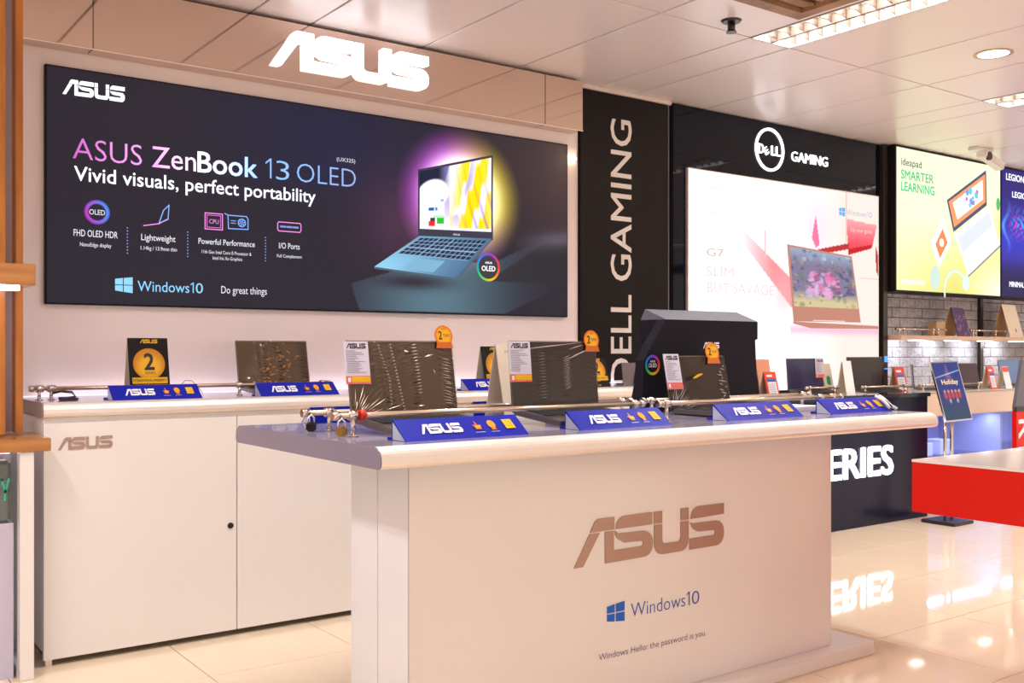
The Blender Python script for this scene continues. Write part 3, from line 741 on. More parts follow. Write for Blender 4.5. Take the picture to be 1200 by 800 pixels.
def game_art(S, T):
    rs = np.random.RandomState(3); c = np.zeros((len(S), 3)); c[:] = (0.50, 0.46, 0.58)
    c = mixc(c, (0.80, 0.74, 0.58), np.clip((0.30 - T) * 5, 0, 1)); c = mixc(c, (0.62, 0.72, 0.80), np.clip((T - 0.75) * 3, 0, 1))
    for i in range(240):
        a, b = rs.rand(2); r = 0.012 + 0.03 * rs.rand(); e = 0.4 + 2.2 * rs.rand()
        mid = i > 150
        if mid: a = 0.24 + 0.5 * a; b = 0.22 + 0.45 * b * (1 - 0.6 * abs(a - 0.42)); r *= 1.5
        pal = [(.92, .62, .80), (.85, .45, .65), (.80, .72, .88), (.55, .30, .45)] if mid else [(.32, .28, .42), (.42, .48, .40), (.62, .60, .55), (.55, .35, .42), (.30, .35, .45)]
        if b < 0.2: pal = [(.80, .74, .60), (.70, .62, .45), (.55, .55, .40)]
        if b > 0.8: pal = [(.55, .65, .75), (.35, .42, .50), (.70, .78, .85)]
        c = mixc(c, pal[rs.randint(len(pal))], 0.7 * np.clip(1.5 - ((S - a) ** 2 + ((T - b) * e) ** 2) / r ** 2, 0, 1))
    return c
GB = [(5.150, YD - 0.0015, 1.355), (5.848, YD - 0.0015, 1.340), (5.764, YD - 0.0015, 1.674), (5.120, YD - 0.0015, 1.712)]
GB = [(5.184, YD - 0.0015, 1.337), (5.848, YD - 0.0015, 1.335), (5.764, YD - 0.0015, 1.674), (5.138, YD - 0.0015, 1.710)]
polys('pictured_laptop', [[(5.177, 1.241), (5.877, 1.246), (5.778, 1.683), (5.113, 1.724)], [(5.177, 1.241), (6.073, 1.225), (6.073, 1.205), (5.35, 1.200), (5.171, 1.228)]], (0, YD, 0), XV, ZV, glow('pictured_brown', (0.50, 0.20, 0.14), 0.95), t, off=0.0008)
print_grid('pictured_game', GB, 110, 70, game_art, M_vE, t)
G_f = glow('faint_grey', (0.66, 0.61, 0.64), 1.0); G_f2 = glow('faint_rose', (0.72, 0.55, 0.53), 1.0)
polys('faint_ring', ring_pts(0.074, 0.080, 40), (4.463, YD, 1.939), XV, ZV, G_f, t)
text('faint_text', 'DELL', (4.410, YD, 1.922), 0.106, 0.032, G_f, t)
text('faint_text', 'GAMING', (4.580, YD, 1.908), 0.202, 0.032, G_f, t)
text('model_text', 'G7', (4.388, YD, 1.612), 0.148, 0.045, glow('rose_grey', (0.62, 0.42, 0.40), 1.0), t, bold=0.01)
text('slogan_text', 'SLIM,', (4.388, YD, 1.495), 0.265, 0.056, G_f2, t, bold=-0.005)
text('slogan_text', 'BUT SAVAGE', (4.393, YD, 1.398), 0.597, 0.062, G_f2, t, bold=-0.005)
flag('window_flag', (5.640, YD, 1.942), 0.064, 0.060, glow('flag_sky', (0.05, 0.40, 0.80), 1), t)
windows_ten((5.722, YD, 1.955), 0.278, 0.040, glow('mid_grey', (0.35, 0.40, 0.55), 1), t)
text('system_text', 'Up your game', (5.765, YD, 1.849), 0.235, 0.028, G_f2, t)
text('keyboard_bar', '_______', (5.37, YD - 0.001, 1.265), 0.33, 0.1, G_f2, t)

# ------------------------------------------------------------------ two lightboxes over the brick wall
YI = 4.05
k = YI / 4.15
def sx(x): return x * k
def sz(z): return 1.05 + (z - 1.05) * k
t = thing('yellow_lightbox', 'pale yellow lightbox reading SMARTER LEARNING above the brick wall', 'lightbox', (6.9, YI, 1.47))
IX0, IX1, IZ0, IZ1 = sx(6.349), sx(7.733), sz(1.485), sz(2.490)
box('housing', IX0 - 0.012, IX1 + 0.008, YI + 0.001, 4.262, IZ0 - 0.01, IZ1 + 0.012, M_blackp, t)
def iposter(S, T):
    c = np.zeros((len(S), 3)); c[:] = (0.93, 0.96, 0.80)
    c = mixc(c, (0.84, 0.81, 0.40), np.clip((0.55 - T) * 1.8, 0, 1) * np.clip(0.4 + S, 0, 1))
    c = mixc(c, (1.0, 1.0, 0.98), np.clip((S - 0.55) * 2, 0, 1) * np.clip((0.3 - T) * 4, 0, 1) * 0.9)
    c = mixc(c, (0.92, 0.90, 0.50), np.clip((S - 0.9) * 10, 0, 1) * np.clip((0.75 - T) * 4, 0, 1) * np.clip((T - 0.4) * 8, 0, 1))
    return c * 1.04
print_grid('picture_face', [(IX0, YI, IZ0), (IX1, YI, IZ0), (IX1, YI, IZ1), (IX0, YI, IZ1)], 60, 50, iposter, M_vE, t)
def ip(pts): return [(sx(a), sz(b)) for a, b in pts]
OI = (0, YI, 0)
polys('pictured_laptop', [ip([(6.981, 2.169), (7.524, 2.447), (7.535, 2.177), (7.07, 1.939)])], OI, XV, ZV, glow('navy', (0.04, 0.05, 0.12), 1), t)
polys('pictured_screen', [ip([(7.005, 2.160), (7.508, 2.415), (7.515, 2.200), (7.078, 1.975)])], OI, XV, ZV, glow('peach', (0.95, 0.30, 0.10), 1), t, off=0.0025)
polys('pictured_page', [ip([(7.055, 2.155), (7.47, 2.368), (7.478, 2.218), (7.12, 2.035)])], OI, XV, ZV, glow('page', (1, 0.97, 0.97), 1.02), t, off=0.0035)
rs = random.Random(2)
for col, nm in (((0.05, .35, .8), 'a'), ((0.6, .08, .5), 'b'), ((0.1, .55, .65), 'c')):
    P_ = []
    for i in range(5):
        cx, cy, r = 7.30 + rs.uniform(-.06, .09), 2.20 + rs.uniform(-.06, .07), rs.uniform(.012, .028)
        P_.append(ip([(cx + r * math.cos(q), cy + r * math.sin(q)) for q in [k2 * 1.05 for k2 in range(6)]]))
    polys('pictured_figure', P_, OI, XV, ZV, glow('spot_' + nm, col, 1), t, off=0.004 + 0.0004 * ord(nm) - 0.038)
polys('pictured_deck', [ip([(7.09, 1.925), (7.56, 2.165), (7.728, 1.885), (7.271, 1.627)])], OI, XV, ZV, glow('deck', (0.93, 0.94, 1.0), 1.05), t)
polys('pictured_keys', [ip([(7.13, 1.90), (7.56, 2.125), (7.62, 2.03), (7.19, 1.79)])], OI, XV, ZV, glow('keys', (0.68, 0.72, 0.80), 1), t, off=0.0025)
polys('pictured_edge', [ip([(7.271, 1.627), (7.275, 1.612), (7.732, 1.868), (7.728, 1.885)])], OI, XV, ZV, glow('deckedge', (0.25, 0.25, 0.2), 1), t)
polys('pictured_tablet', [ip([(6.772, 1.841), (6.928, 2.037), (7.045, 1.858), (6.876, 1.662)])], OI, XV, ZV, glow('page', (1, 0.97, 0.97), 1.02), t)
polys('pictured_note', [ip([(6.83, 1.835), (6.925, 1.955), (6.99, 1.855), (6.89, 1.735)])], OI, XV, ZV, glow('orange', (0.85, 0.22, 0.05), 1), t, off=0.0025)
polys('pictured_cup', [[(sx(6.91) + 0.03 * math.cos(q), sz(1.85) + 0.03 * math.sin(q)) for q in [k2 * 0.4 for k2 in range(15)]]], OI, XV, ZV, glow('page', (1, 1, 1), 1), t, off=0.0035)
polys('pictured_plant', [[(sx(7.70) + 0.028 * math.cos(q), sz(2.2) + 0.05 * math.sin(q)) for q in [k2 * 0.4 for k2 in range(15)]]], OI, XV, ZV, glow('green', (0.05, 0.45, 0.12), 1), t)
polys('pictured_mouse', [[(sx(6.83) + 0.06 * math.cos(q), sz(1.59) + 0.085 * math.sin(q)) for q in [k2 * 0.4 for k2 in range(15)]]], OI, XV, ZV, glow('mouse', (0.55, 0.72, 0.66), 1), t)
polys('pictured_headphones', [q for q in outline([(sx(7.10 + 0.15 * math.cos(q)), sz(1.50 + 0.15 * math.sin(q))) for q in [0.9 + k2 * 0.25 for k2 in range(11)]], 0.02)]
      + [[(sx(7.24) + 0.05 * math.cos(q), sz(1.57) + 0.06 * math.sin(q)) for q in [k2 * 0.4 for k2 in range(15)]]], OI, XV, ZV, glow('phones', (0.66, 0.80, 0.74), 1), t)
text('headline', 'ideapad', (sx(6.40), YI, sz(2.368)), 0.25, 0.05, glow('dark_ink', (0.05, 0.06, 0.07), 1), t, bold=0.012)
text('headline', 'SLIM 3i', (sx(6.685), YI, sz(2.345)), 0.13, 0.035, glow('pale_ink', (0.75, 0.80, 0.70), 1), t)
G_green = glow('green_ink', (0.02, 0.52, 0.20), 1)
text('slogan_text', 'SMARTER', (sx(6.40), YI, sz(2.272)), 0.397, 0.062, G_green, t, bold=0.025)
text('slogan_text', 'LEARNING', (sx(6.40), YI, sz(2.188)), 0.410, 0.062, G_green, t, bold=0.025)
polys('footer_strip', [ip([(6.40, 1.565), (6.70, 1.56), (6.70, 1.528), (6.40, 1.53)])], OI, XV, ZV, glow('footer', (0.82, 0.95, 0.70), 1.0), t)

t = thing('blue_lightbox', 'deep blue lightbox cut by the right edge above the brick wall', 'lightbox', (8.2, YI, 1.47))
LX0, LX1 = sx(7.755), 8.75
box('housing', LX0 - 0.004, LX1 + 0.01, YI + 0.001, 4.262, IZ0 - 0.01, IZ1 + 0.012, M_blackp, t)
def lposter(S, T):
    c = np.zeros((len(S), 3)); c[:] = (0.16, 0.12, 0.45)
    c = mixc(c, (0.25, 0.25, 0.85), np.exp(-((T - 0.45) / 0.22) ** 2) * 0.7)
    n = np.sin(S * 40 + 3 * np.sin(T * 30)) * np.sin(T * 45 + 2 * np.sin(S * 50))
    area = np.clip(1 - np.abs(T - 0.58) / 0.16, 0, 1) * np.clip((S - 0.05) * 8, 0, 1)
    c = mixc(c, (0.35, 0.60, 1.0), np.clip(n * 2, 0, 1) * area); c = mixc(c, (0.95, 0.25, 0.75), np.clip(-n * 2.5 - 0.8, 0, 1) * area)
    c = mixc(c, (0.12, 0.08, 0.30), np.clip((0.3 - T) * 6, 0, 1))
    c = mixc(c, (0.30, 0.65, 1.0), np.exp(-((S - 0.06 - 0.04 * np.sin(T * 20)) / 0.02) ** 2) * np.clip(1 - np.abs(T - 0.55) / 0.22, 0, 1))
    return c
print_grid('picture_face', [(LX0, YI, IZ0), (LX1, YI, IZ0), (LX1, YI, IZ1), (LX0, YI, IZ1)], 110, 100, lposter, M_vE, t)
text('headline', 'LEGION |', (sx(7.82), YI, sz(2.405)), 0.31, 0.05, G_white, t, bold=0.03)
text('headline', 'LEGION', (sx(7.912), YI, sz(2.275)), 0.27, 0.045, G_white, t, bold=0.03)
text('slogan_text', 'MINIMAL', (sx(7.87), YI, sz(1.565)), 0.22, 0.04, G_white, t, bold=0.03)

# security camera
t = thing('security_camera', 'white security camera mounted on the ceiling above the yellow lightbox', 'security camera', (6.92, 3.80, CEIL))
M_camw = mat('camera_white', (0.80, 0.74, 0.72), 0.35)
box('bracket', 6.72, 6.93, 3.76, 3.84, CEIL - 0.022, CEIL - 0.001, M_camw, t, bevel=0.006)
cyl('arm', (6.86, 3.80, CEIL - 0.05), (6.86, 3.80, CEIL - 0.02), 0.018, M_camw, t)
Mx = Matrix.Translation((6.93, 3.79, CEIL - 0.068)) @ Matrix.Rotation(math.radians(16), 4, 'Y')
box('housing', -0.13, 0.14, -0.035, 0.035, -0.028, 0.028, M_camw, t, bevel=0.008, M=Mx)
bm = bmesh.new(); add_cyl(bm, (6.86, 3.752, CEIL - 0.055), (6.86, 3.770, CEIL - 0.055), 0.030, n=20); bm_link('lens', bm, M_steelblk, t)

# ------------------------------------------------------------------ display counters along the wall
def half_round(y_in, y_out, z0, z1, n=6):
    """rounded nose profile in (y, z)"""
    r = min(abs(y_out - y_in), (z1 - z0) * 0.62); s = 1 if y_out > y_in else -1
    p = [(y_in, z0), (y_out - s * r * 0.45, z0)]
    p += [(y_out - s * 0.45 * r + s * 0.45 * r * math.sin(math.radians(q)), z0 + 0.45 * r - 0.45 * r * math.cos(math.radians(q))) for q in (30, 60, 90)]
    p += [(y_out - s * r + s * r * math.cos(math.radians(q)), z1 - r + r * math.sin(math.radians(q))) for q in (15, 30, 45, 60, 75, 90)]
    p += [(y_in, z1)]
    return p

# long white wall cabinet
t = thing('wall_cabinet', 'long white display cabinet standing against the wall under the dark lightbox', 'cabinet', (2.2, 3.9, 0))
CY = 3.629
box('body', 0.713, 3.76, CY + 0.020, W_Y - 0.002, 0.05, 0.829, M_white, t)
box('plinth', 0.74, 3.74, CY + 0.10, W_Y - 0.002, 0.0, 0.0495, mat('plinth_dark', (0.10, 0.07, 0.06), 0.6), t)
box('foot', 0.722, 0.742, CY + 0.012, CY + 0.032, 0.0, 0.0495, M_edge, t)
xd = [0.712, 1.376, 2.04, 2.705, 3.37, 3.758]
for i in range(5):
    d = box('door', xd[i] + 0.0015, xd[i + 1] - 0.0015, CY, CY + 0.0195, 0.022, 0.812, M_white, t, bevel=0.0015)
    if i == 0:
        cyl('lock', (1.351, CY - 0.004, 0.409), (1.351, CY, 0.409), 0.011, M_steelblk, d, n=20)
        emblem('door_emblem', (0.757, CY, 0.720), 0.176, 0.042, M_logo2, d, off=0.0006, depth=0.0016)
box('upper_rail', 0.713, 3.758, CY + 0.008, CY + 0.0195, 0.8125, 0.829, M_white, t)
box('worktop', 0.712, 3.775, CY + 0.035, W_Y - 0.002, 0.830, 0.880, M_top, t)
prism('front_nose', half_round(CY + 0.0345, CY - 0.012, 0.830, 0.880), (0.712, 0, 0), YV, ZV, (3.063, 0, 0), M_edge, t)
box('end_cap', 0.706, 0.7115, CY - 0.006, W_Y - 0.002, 0.832, 0.879, M_shadeend, t)

box('led_strip', 0.74, 3.74, 4.128, 4.144, 0.8802, 0.8835, glow('counter_led', (0.85, 0.75, 1.0), 1.2), t)
L = bpy.data.lights.new('counter_lamp', 'AREA'); L.shape = 'RECTANGLE'; L.size = 2.9; L.size_y = 0.02; L.energy = 0.7; L.color = (0.88, 0.80, 1.0)
lo = bpy.data.objects.new('counter_lamp', L); C.objects.link(lo); lo.location = (0.04, 0.215, 0.886); lo.rotation_euler = (math.pi - 0.25, 0, 0); lo.parent = t
# gaming counter with lit letters
t = thing('dark_display_counter', 'dark navy counter with large glowing white letters below the white lightbox', 'counter', (4.9, 3.9, 0))
M_navy = mat('navy_gloss', (0.007, 0.007, 0.028), 0.2, spec=0.25)
box('body', 3.80, 5.93, 3.680, W_Y - 0.02, 0.0, 0.765, M_navy, t)
box('front_panel', 3.80, 5.945, 3.665, 3.679, 0.0, 0.765, M_navy, t)
box('worktop', 3.785, 5.96, 3.650, W_Y - 0.022, 0.7655, 0.790, mat('black_worktop', (0.02, 0.018, 0.025), 0.12), t, bevel=0.003)
text('lettering', 'G S', (4.40, 3.665, 0.302), 0.47, 0.175, M_lit, t, bold=0.03, depth=0.008)
text('lettering', 'ERIES', (4.925, 3.665, 0.302), 0.637, 0.175, M_lit, t, bold=0.03, depth=0.008)

# cream counter with lit glass cabinet beneath
t = thing('cream_display_counter', 'cream topped counter with a blue lit glass cabinet below, beside the dark counter', 'counter', (7.6, 3.95, 0))
M_creamc = mat('cream_counter', (0.80, 0.62, 0.48), 0.3)
box('worktop', 5.965, 9.6, 3.69, 4.24, 0.630, 0.783, M_creamc, t, bevel=0.004)
box('top_sheet', 5.965, 9.6, 3.685, 4.24, 0.7835, 0.790, mat('counter_sheet', (0.62, 0.58, 0.50), 0.15), t)
M_cabin = mat('cabinet_inside', (0.45, 0.45, 0.70), 0.4)
box('back_panel', 5.99, 9.6, 4.20, 4.24, 0.05, 0.6295, M_cabin, t); box('base', 5.965, 9.6, 3.72, 4.24, 0.0, 0.0495, M_cabin, t)
for xx in (5.97, 6.96, 7.95, 8.95): box('divider', xx, xx + 0.018, 3.735, 4.1995, 0.05, 0.6295, M_cabin, t)
for xx in (5.989, 6.979, 7.969): box('glass_shelf', xx, xx + 0.970, 3.76, 4.199, 0.33, 0.338, M_glass, t)
for xx in (5.99, 6.98, 7.97): box('glass_door', xx, xx + 0.96, 3.725, 3.731, 0.055, 0.625, M_glass, t)
for xx in (5.995, 6.985, 7.975): box('led_strip', xx, xx + 0.95, 3.80, 3.815, 0.620, 0.628, glow('violet_led', (0.45, 0.50, 1.0), 5), t)
for xx in (6.47, 7.46, 8.45):
    L = bpy.data.lights.new('cabinet_lamp', 'AREA'); L.shape = 'RECTANGLE'; L.size = 0.9; L.size_y = 0.05; L.energy = 4; L.color = (0.55, 0.60, 1.0)
    lo = bpy.data.objects.new('cabinet_lamp', L); C.objects.link(lo); lo.location = (xx - 7.6, 0.85 - 1.0, 0.617); lo.parent = t
for i, xx in enumerate((6.10, 6.32, 6.55)):
    b = thing('stocked_box', ['white carton on the shelf of the blue lit cabinet, leftmost', 'white carton on the shelf of the blue lit cabinet, middle', 'white carton on the shelf of the blue lit cabinet, rightmost'][i], 'box', (xx, 3.95, 0.339), 0, 'cartons in the lit cabinet')
    box('carton', xx - 0.07, xx + 0.07, 3.90, 4.02, 0.339, 0.339 + 0.06 + 0.015 * i, mat('white_carton', (0.7, 0.7, 0.85), 0.4), b, bevel=0.002)
    box('carton_lid', xx - 0.072, xx + 0.072, 3.898, 4.022, 0.400 + 0.015 * i, 0.412 + 0.015 * i, mat('white_carton', (0.7, 0.7, 0.85), 0.4), b, bevel=0.002)

# upper wood shelf on the brick wall with LED spots beneath
t = thing('upper_wood_shelf', 'pale wooden wall shelf with small lights beneath, on the brick wall', 'shelf', (7.4, 4.1, 1.13))
box('board', 6.175, 9.4, 4.0, 4.215, 1.132, 1.162, M_shelfwood, t, bevel=0.002)
for i, xx in enumerate((6.45, 6.90, 7.345, 7.80)):
    box('spot_lens', xx - 0.055, xx + 0.055, 4.03, 4.09, 1.126, 1.1315, glow('shelf_led', (0.95, 0.97, 1.0), 6), t)
    L = bpy.data.lights.new('shelf_lamp', 'SPOT'); L.energy = 3.5; L.spot_size = math.radians(150); L.spot_blend = 0.8; L.color = (0.85, 0.92, 1.0); L.shadow_soft_size = 0.03
    lo = bpy.data.objects.new('shelf_lamp', L); C.objects.link(lo); lo.location = Vector((xx, 4.09, 1.12)) - Vector((7.4, 4.1, 1.13)); lo.parent = t
    lo.rotation_euler = (math.radians(58), 0, 0)

# ------------------------------------------------------------------ island desk
DZ = 0.83
t = thing('island_desk', 'white island display desk with a rounded metal edged grey top, front centre', 'desk', (2.2, 2.4, 0))
XA, XB, YA, YB = 1.118, 3.412, 2.045, 2.948
box('tabletop', XA, XB - 0.032, YA + 0.036, YB - 0.036, 0.778, DZ, M_top, t)
prism('front_nose', half_round(YA + 0.0355, YA, 0.778, DZ), (XA, 0, 0), YV, ZV, (XB - XA - 0.034, 0, 0), M_edge, t)
prism('back_nose', half_round(YB - 0.0355, YB, 0.778, DZ), (XA, 0, 0), YV, ZV, (XB - XA - 0.034, 0, 0), M_edge, t)
for nm in ('front_nose', 'back_nose'):
    for ob in t.children:
        if ob.name.startswith(nm):
            for p in ob.data.polygons: p.use_smooth = False
# right end: rounded nose with quarter-round corners
bm = bmesh.new()
prof = half_round(0.0, 0.035, 0.778, DZ)
def sweep(path):
    rings = []
    for (cx, cy, dx, dy) in path:
        rings.append([bm.verts.new((cx + dx * a, cy + dy * a, z)) for a, z in prof])
    for i in range(len(rings) - 1):
        for k2 in range(len(prof)):
            bm.faces.new((rings[i][k2], rings[i][(k2 + 1) % len(prof)], rings[i + 1][(k2 + 1) % len(prof)], rings[i + 1][k2]))
    bm.faces.new(rings[0]); bm.faces.new(rings[-1])
xe = XB - 0.0335
path = [(xe, YA + 0.036, math.sin(q), -math.cos(q)) for q in [math.radians(v) for v in (1, 25, 50, 75, 90)]] + [(xe, YB - 0.036, math.cos(q), math.sin(q)) for q in [math.radians(v) for v in (0, 25, 50, 75, 89)]]
sweep(path)
bm_link('end_nose', bm, M_edge, t, smooth=False)
capp = half_round(YA + 0.3, YA + 0.0005, 0.7785, DZ - 0.0005); capb = half_round(YB - 0.3, YB - 0.0005, 0.7785, DZ - 0.0005)
prism('end_cap', capp[1:-1] + list(reversed(capb[1:-1])), (XA - 0.004, 0, 0), YV, ZV, (0.0038, 0, 0), M_cap, t)
BX0, BX1, BY0, BY1 = 1.253, 2.917, 2.157, 2.462
box('body', BX0 + 0.005, BX1, BY0 + 0.008, BY1, 0.046, 0.7775, M_white, t)
box('front_panel', BX0, BX1 + 0.001, BY0, BY0 + 0.0075, 0.046, 0.7775, M_white, t, bevel=0.001)
box('side_panel', BX0 - 0.0015, BX0 + 0.0045, BY0 + 0.001, 2.312, 0.0, 0.7775, M_white2, t, bevel=0.0008)
box('side_panel', BX0 - 0.0015, BX0 + 0.0045, 2.3145, BY1, 0.0, 0.7775, M_white2, t, bevel=0.0008)
box('plinth', BX0 + 0.006, 3.085, 2.100, 2.50, 0.0, 0.0455, M_white, t, bevel=0.003)
emblem('front_emblem', (1.777, BY0, 0.452), 0.602, 0.128, M_logo, t, off=0.0004, depth=0.003)
flag('window_flag', (1.898, BY0, 0.278), 0.068, 0.058, M_winblue, t, off=0.0008)
windows_ten((1.990, BY0, 0.284), 0.282, 0.041, mat('windows_text_blue', (0.04, 0.10, 0.42), 0.4), t, off=0.0008, bold=-0.008)
text('slogan_text', 'Windows Hello: the password is you.', (1.868, BY0, 0.181), 0.434, 0.0185, M_purpletxt, t, bold=-0.004, off=0.0008)

# ------------------------------------------------------------------ blue counter signs with tray
HAND = [(0.2, 0.0), (0.8, 0.0), (0.95, 0.35), (0.95, 0.55), (0.6, 0.55), (0.52, 1.0), (0.38, 1.0), (0.36, 0.5), (0.08, 0.62), (0.0, 0.5), (0.15, 0.3)]
def counter_sign(label, x, y, z, L=0.375, rz=0.0, tray=0.0, group='blue counter signs'):
    t = thing('counter_sign', label, 'sign', (x, y, z), rz, group)
    H, D = 0.050, 0.066
    sl = Vector((0, D, H)).normalized()
    W = False
    prism('front_panel', [(0, 0), (0.004, 0), (D, H - 0.003), (D, H), (D - 0.003, H)], (0, 0, 0), YV, ZV, (L, 0, 0), M_blue, t, W)
    box('back_panel', 0, L, D + 0.0002, D + 0.0035, 0.0, H, M_blue, t, world=W)
    prism('end_plate', [(0.007, 0.001), (D - 0.001, 0.001), (D - 0.001, H - 0.006)], (-0.0005, 0, 0), YV, ZV, (0.003, 0, 0), M_signend, t, W)
    prism('end_plate', [(0.007, 0.001), (D - 0.001, 0.001), (D - 0.001, H - 0.006)], (L - 0.0025, 0, 0), YV, ZV, (0.003, 0, 0), M_signend, t, W)
    if tray: box('tray', 0.0, L + 0.0, D + 0.004, D + 0.004 + tray, 0.0, 0.006, M_blue, t, world=W)
    s = L / 0.375; Ls = math.hypot(D, H)
    emblem('emblem', sl * 0.022 + Vector((0.055 * s, 0, 0)), 0.125 * s, 0.036, M_signwhite, t, U=sl, world=W, off=0.003)
    def at(px, py): return sl * py + Vector((px * s, 0, 0))
    polys('thumb_icon', [[(a * 0.026 * s, b * 0.032) for a, b in HAND]], at(0.216, 0.028), XV, sl, M_redor, t, off=0.003, world=W)
    polys('thumb_icon', [[(0.006 * s, 0.006), (0.02 * s, 0.006), (0.02 * s, 0.014), (0.006 * s, 0.014)]], at(0.216, 0.028), XV, sl, M_gold, t, off=0.0035, world=W)
    polys('medal_icon', [[(0.012 * s * math.cos(q), 0.016 * math.sin(q)) for q in [k2 * 0.45 for k2 in range(14)]]], at(0.276, 0.046), XV, sl, M_orange, t, off=0.003, world=W)
    polys('medal_icon', [[(-0.008 * s, 0), (0.008 * s, 0), (0.006 * s, 0.010), (-0.006 * s, 0.010)]], at(0.276, 0.024), XV, sl, M_redor, t, off=0.003, world=W)
    polys('card_icon', [[(0, 0), (0.030 * s, 0), (0.030 * s, 0.036), (0, 0.036)]], at(0.316, 0.026), XV, sl, M_gold, t, off=0.003, world=W)
    polys('card_icon', outline([(0.008 * s, 0.010), (0.022 * s, 0.010), (0.022 * s, 0.026), (0.008 * s, 0.030)], 0.003), at(0.316, 0.026), XV, sl, M_orange, t, off=0.0035, world=W)
    polys('caption', [[(0, 0), (0.030 * s, 0), (0.030 * s, 0.002), (0, 0.002)]], at(0.213, 0.0165), XV, sl, M_signend, t, off=0.003, world=W)
    polys('caption', [[(0, 0), (0.026 * s, 0), (0.026 * s, 0.002), (0, 0.002)]], at(0.263, 0.0165), XV, sl, M_signend, t, off=0.003, world=W)
    return t
counter_sign('blue counter sign on the island desk before the laptop with creased film', 1.238, 2.142, DZ, 0.380, 0.02, 0.022)
counter_sign('blue counter sign on the island desk, second from the left', 1.812, 2.168, DZ, 0.365, 0.02, 0.022)
counter_sign('blue counter sign on the island desk in front of the laptop before the black hood', 2.440, 2.190, DZ, 0.385, 0.02, 0.022)
s4 = counter_sign('blue counter sign at the right end of the island desk, under a white tag', 2.990, 2.205, DZ, 0.370, 0.02, 0.022)
counter_sign('blue sign seen from behind at the left back edge of the island desk', 1.690, 2.925, DZ, 0.375, math.pi, 0.0, 'blue counter signs')
counter_sign('blue sign seen from behind at the desk back, between the two large laptops', 2.29, 2.925, DZ, 0.375, math.pi, 0.0, 'blue counter signs')
counter_sign('blue counter sign on the wall cabinet in front of the gold warranty card', 0.943, 3.660, 0.88, 0.315, 0.0, 0.06)
counter_sign('blue counter sign on the wall cabinet in front of the lone film wrapped laptop', 1.485, 3.660, 0.88, 0.325, 0.0, 0.03)
counter_sign('blue counter sign on the wall cabinet partly hidden by the first large laptop', 2.43, 3.660, 0.88, 0.33, 0.0, 0.03)
# white tag on the last sign
t = thing('cable_tag', 'crumpled white tag hanging over the right end of the last blue sign', 'tag', (3.345, 2.20, DZ))
tube('strap', [(3.325, 2.262, 0.884), (3.328, 2.235, 0.872), (3.335, 2.222, 0.858), (3.330, 2.205, 0.842)], 0.006, M_signwhite, t)
tube('strap', [(3.350, 2.262, 0.884), (3.345, 2.240, 0.874), (3.352, 2.215, 0.850), (3.362, 2.195, 0.838)], 0.006, M_signwhite, t)
tube('wire', [(3.338, 2.262, 0.884), (3.340, 2.225, 0.866), (3.346, 2.205, 0.846)], 0.003, M_ink, t)

# ------------------------------------------------------------------ security rails
def rail(label, x0, x1, y, z0, zr, posts, locks=(), redcap=False, r=0.0075):
    t = thing('security_rail', label, 'rail', ((x0 + x1) / 2, y, z0), 0, 'security rails')
    cyl('rod', (x0, y, zr), (x1, y, zr), r, M_rail, t)
    for xp in posts:
        p = cyl('post', (xp, y, z0 + 0.003), (xp, y, zr - 0.004), 0.006, M_chrome, t)
        cyl('post_foot', (xp, y, z0 + 0.0002), (xp, y, z0 + 0.004), 0.013, M_chrome, p)
        cyl('clamp', (xp - 0.014, y, zr), (xp + 0.014, y, zr), r + 0.005, M_chrome, p)
    for s, xx in ((-1, x0), (1, x1)):
        cyl('end_knob', (xx, y, zr), (xx + s * 0.018, y, zr), r + 0.004, M_redcap if (redcap and s > 0) else M_chrome, t)
    if redcap: cyl('red_collar', (x0 + 0.034, y, zr), (x0 + 0.046, y, zr), r + 0.007, M_redcap, t)
    return t
def padlock(label, x, y, z, m):
    t = thing('padlock', label, 'padlock', (x, y, z))
    box('lock_body', x - 0.015, x + 0.015, y - 0.007, y + 0.007, z, z + 0.026, m, t, bevel=0.005)
    tube('shackle', [(x - 0.009, y, z + 0.024), (x - 0.009, y, z + 0.038), (x, y, z + 0.045), (x + 0.009, y, z + 0.038), (x + 0.009, y, z + 0.024)], 0.003, M_chrome, t)
rail('champagne rail along the front of the island desk, before the two large laptops', 1.165, 2.215, 2.36, DZ, 0.885, (1.205, 2.195), redcap=False)
cyl('red_collar', (1.222, 2.36, 0.885), (1.236, 2.36, 0.885), 0.0145, M_redcap, [o for o in C.objects if o.name.startswith('security_rail')][0])
rail('champagne rail along the front of the island desk, right of the second large laptop', 2.31, 3.235, 2.36, DZ, 0.882, (2.335, 3.12, 3.19))
rail('rail along the back half of the island desk behind the large laptops', 1.175, 2.36, 2.57, DZ, 0.882, (1.24, 2.33))
rail('rail along the back half of the island desk, before the black hood', 2.44, 3.32, 2.57, DZ, 0.880, (2.47, 3.29))
rail('rail on the wall cabinet behind the gold warranty card', 0.725, 1.84, 3.85, 0.88, 0.920, (0.742, 0.782, 1.47, 1.828))
padlock('brass padlock hanging at the left end of the front rail', 1.166, 2.347, 0.833, M_brass)
padlock('dark padlock hanging at the left end of the back rail', 1.178, 2.556, 0.832, M_steelblk)
t = thing('cable_lock', 'black cable lock lying on the left end of the wall cabinet', 'lock', (0.80, 3.78, 0.88))
tube('loop', [(0.775, 3.80, 0.905), (0.80, 3.79, 0.912), (0.835, 3.78, 0.908), (0.845, 3.775, 0.893), (0.82, 3.772, 0.888), (0.79, 3.775, 0.888)], 0.0045, M_steelblk, t)
box('lock_case', 0.79, 0.855, 3.76, 3.785, 0.8802, 0.889, M_steelblk, t, bevel=0.003)
t = thing('coiled_lock_cable', 'dark red coiled cable behind the front rail beside the first laptop', 'cable', (1.25, 2.43, 0.86))
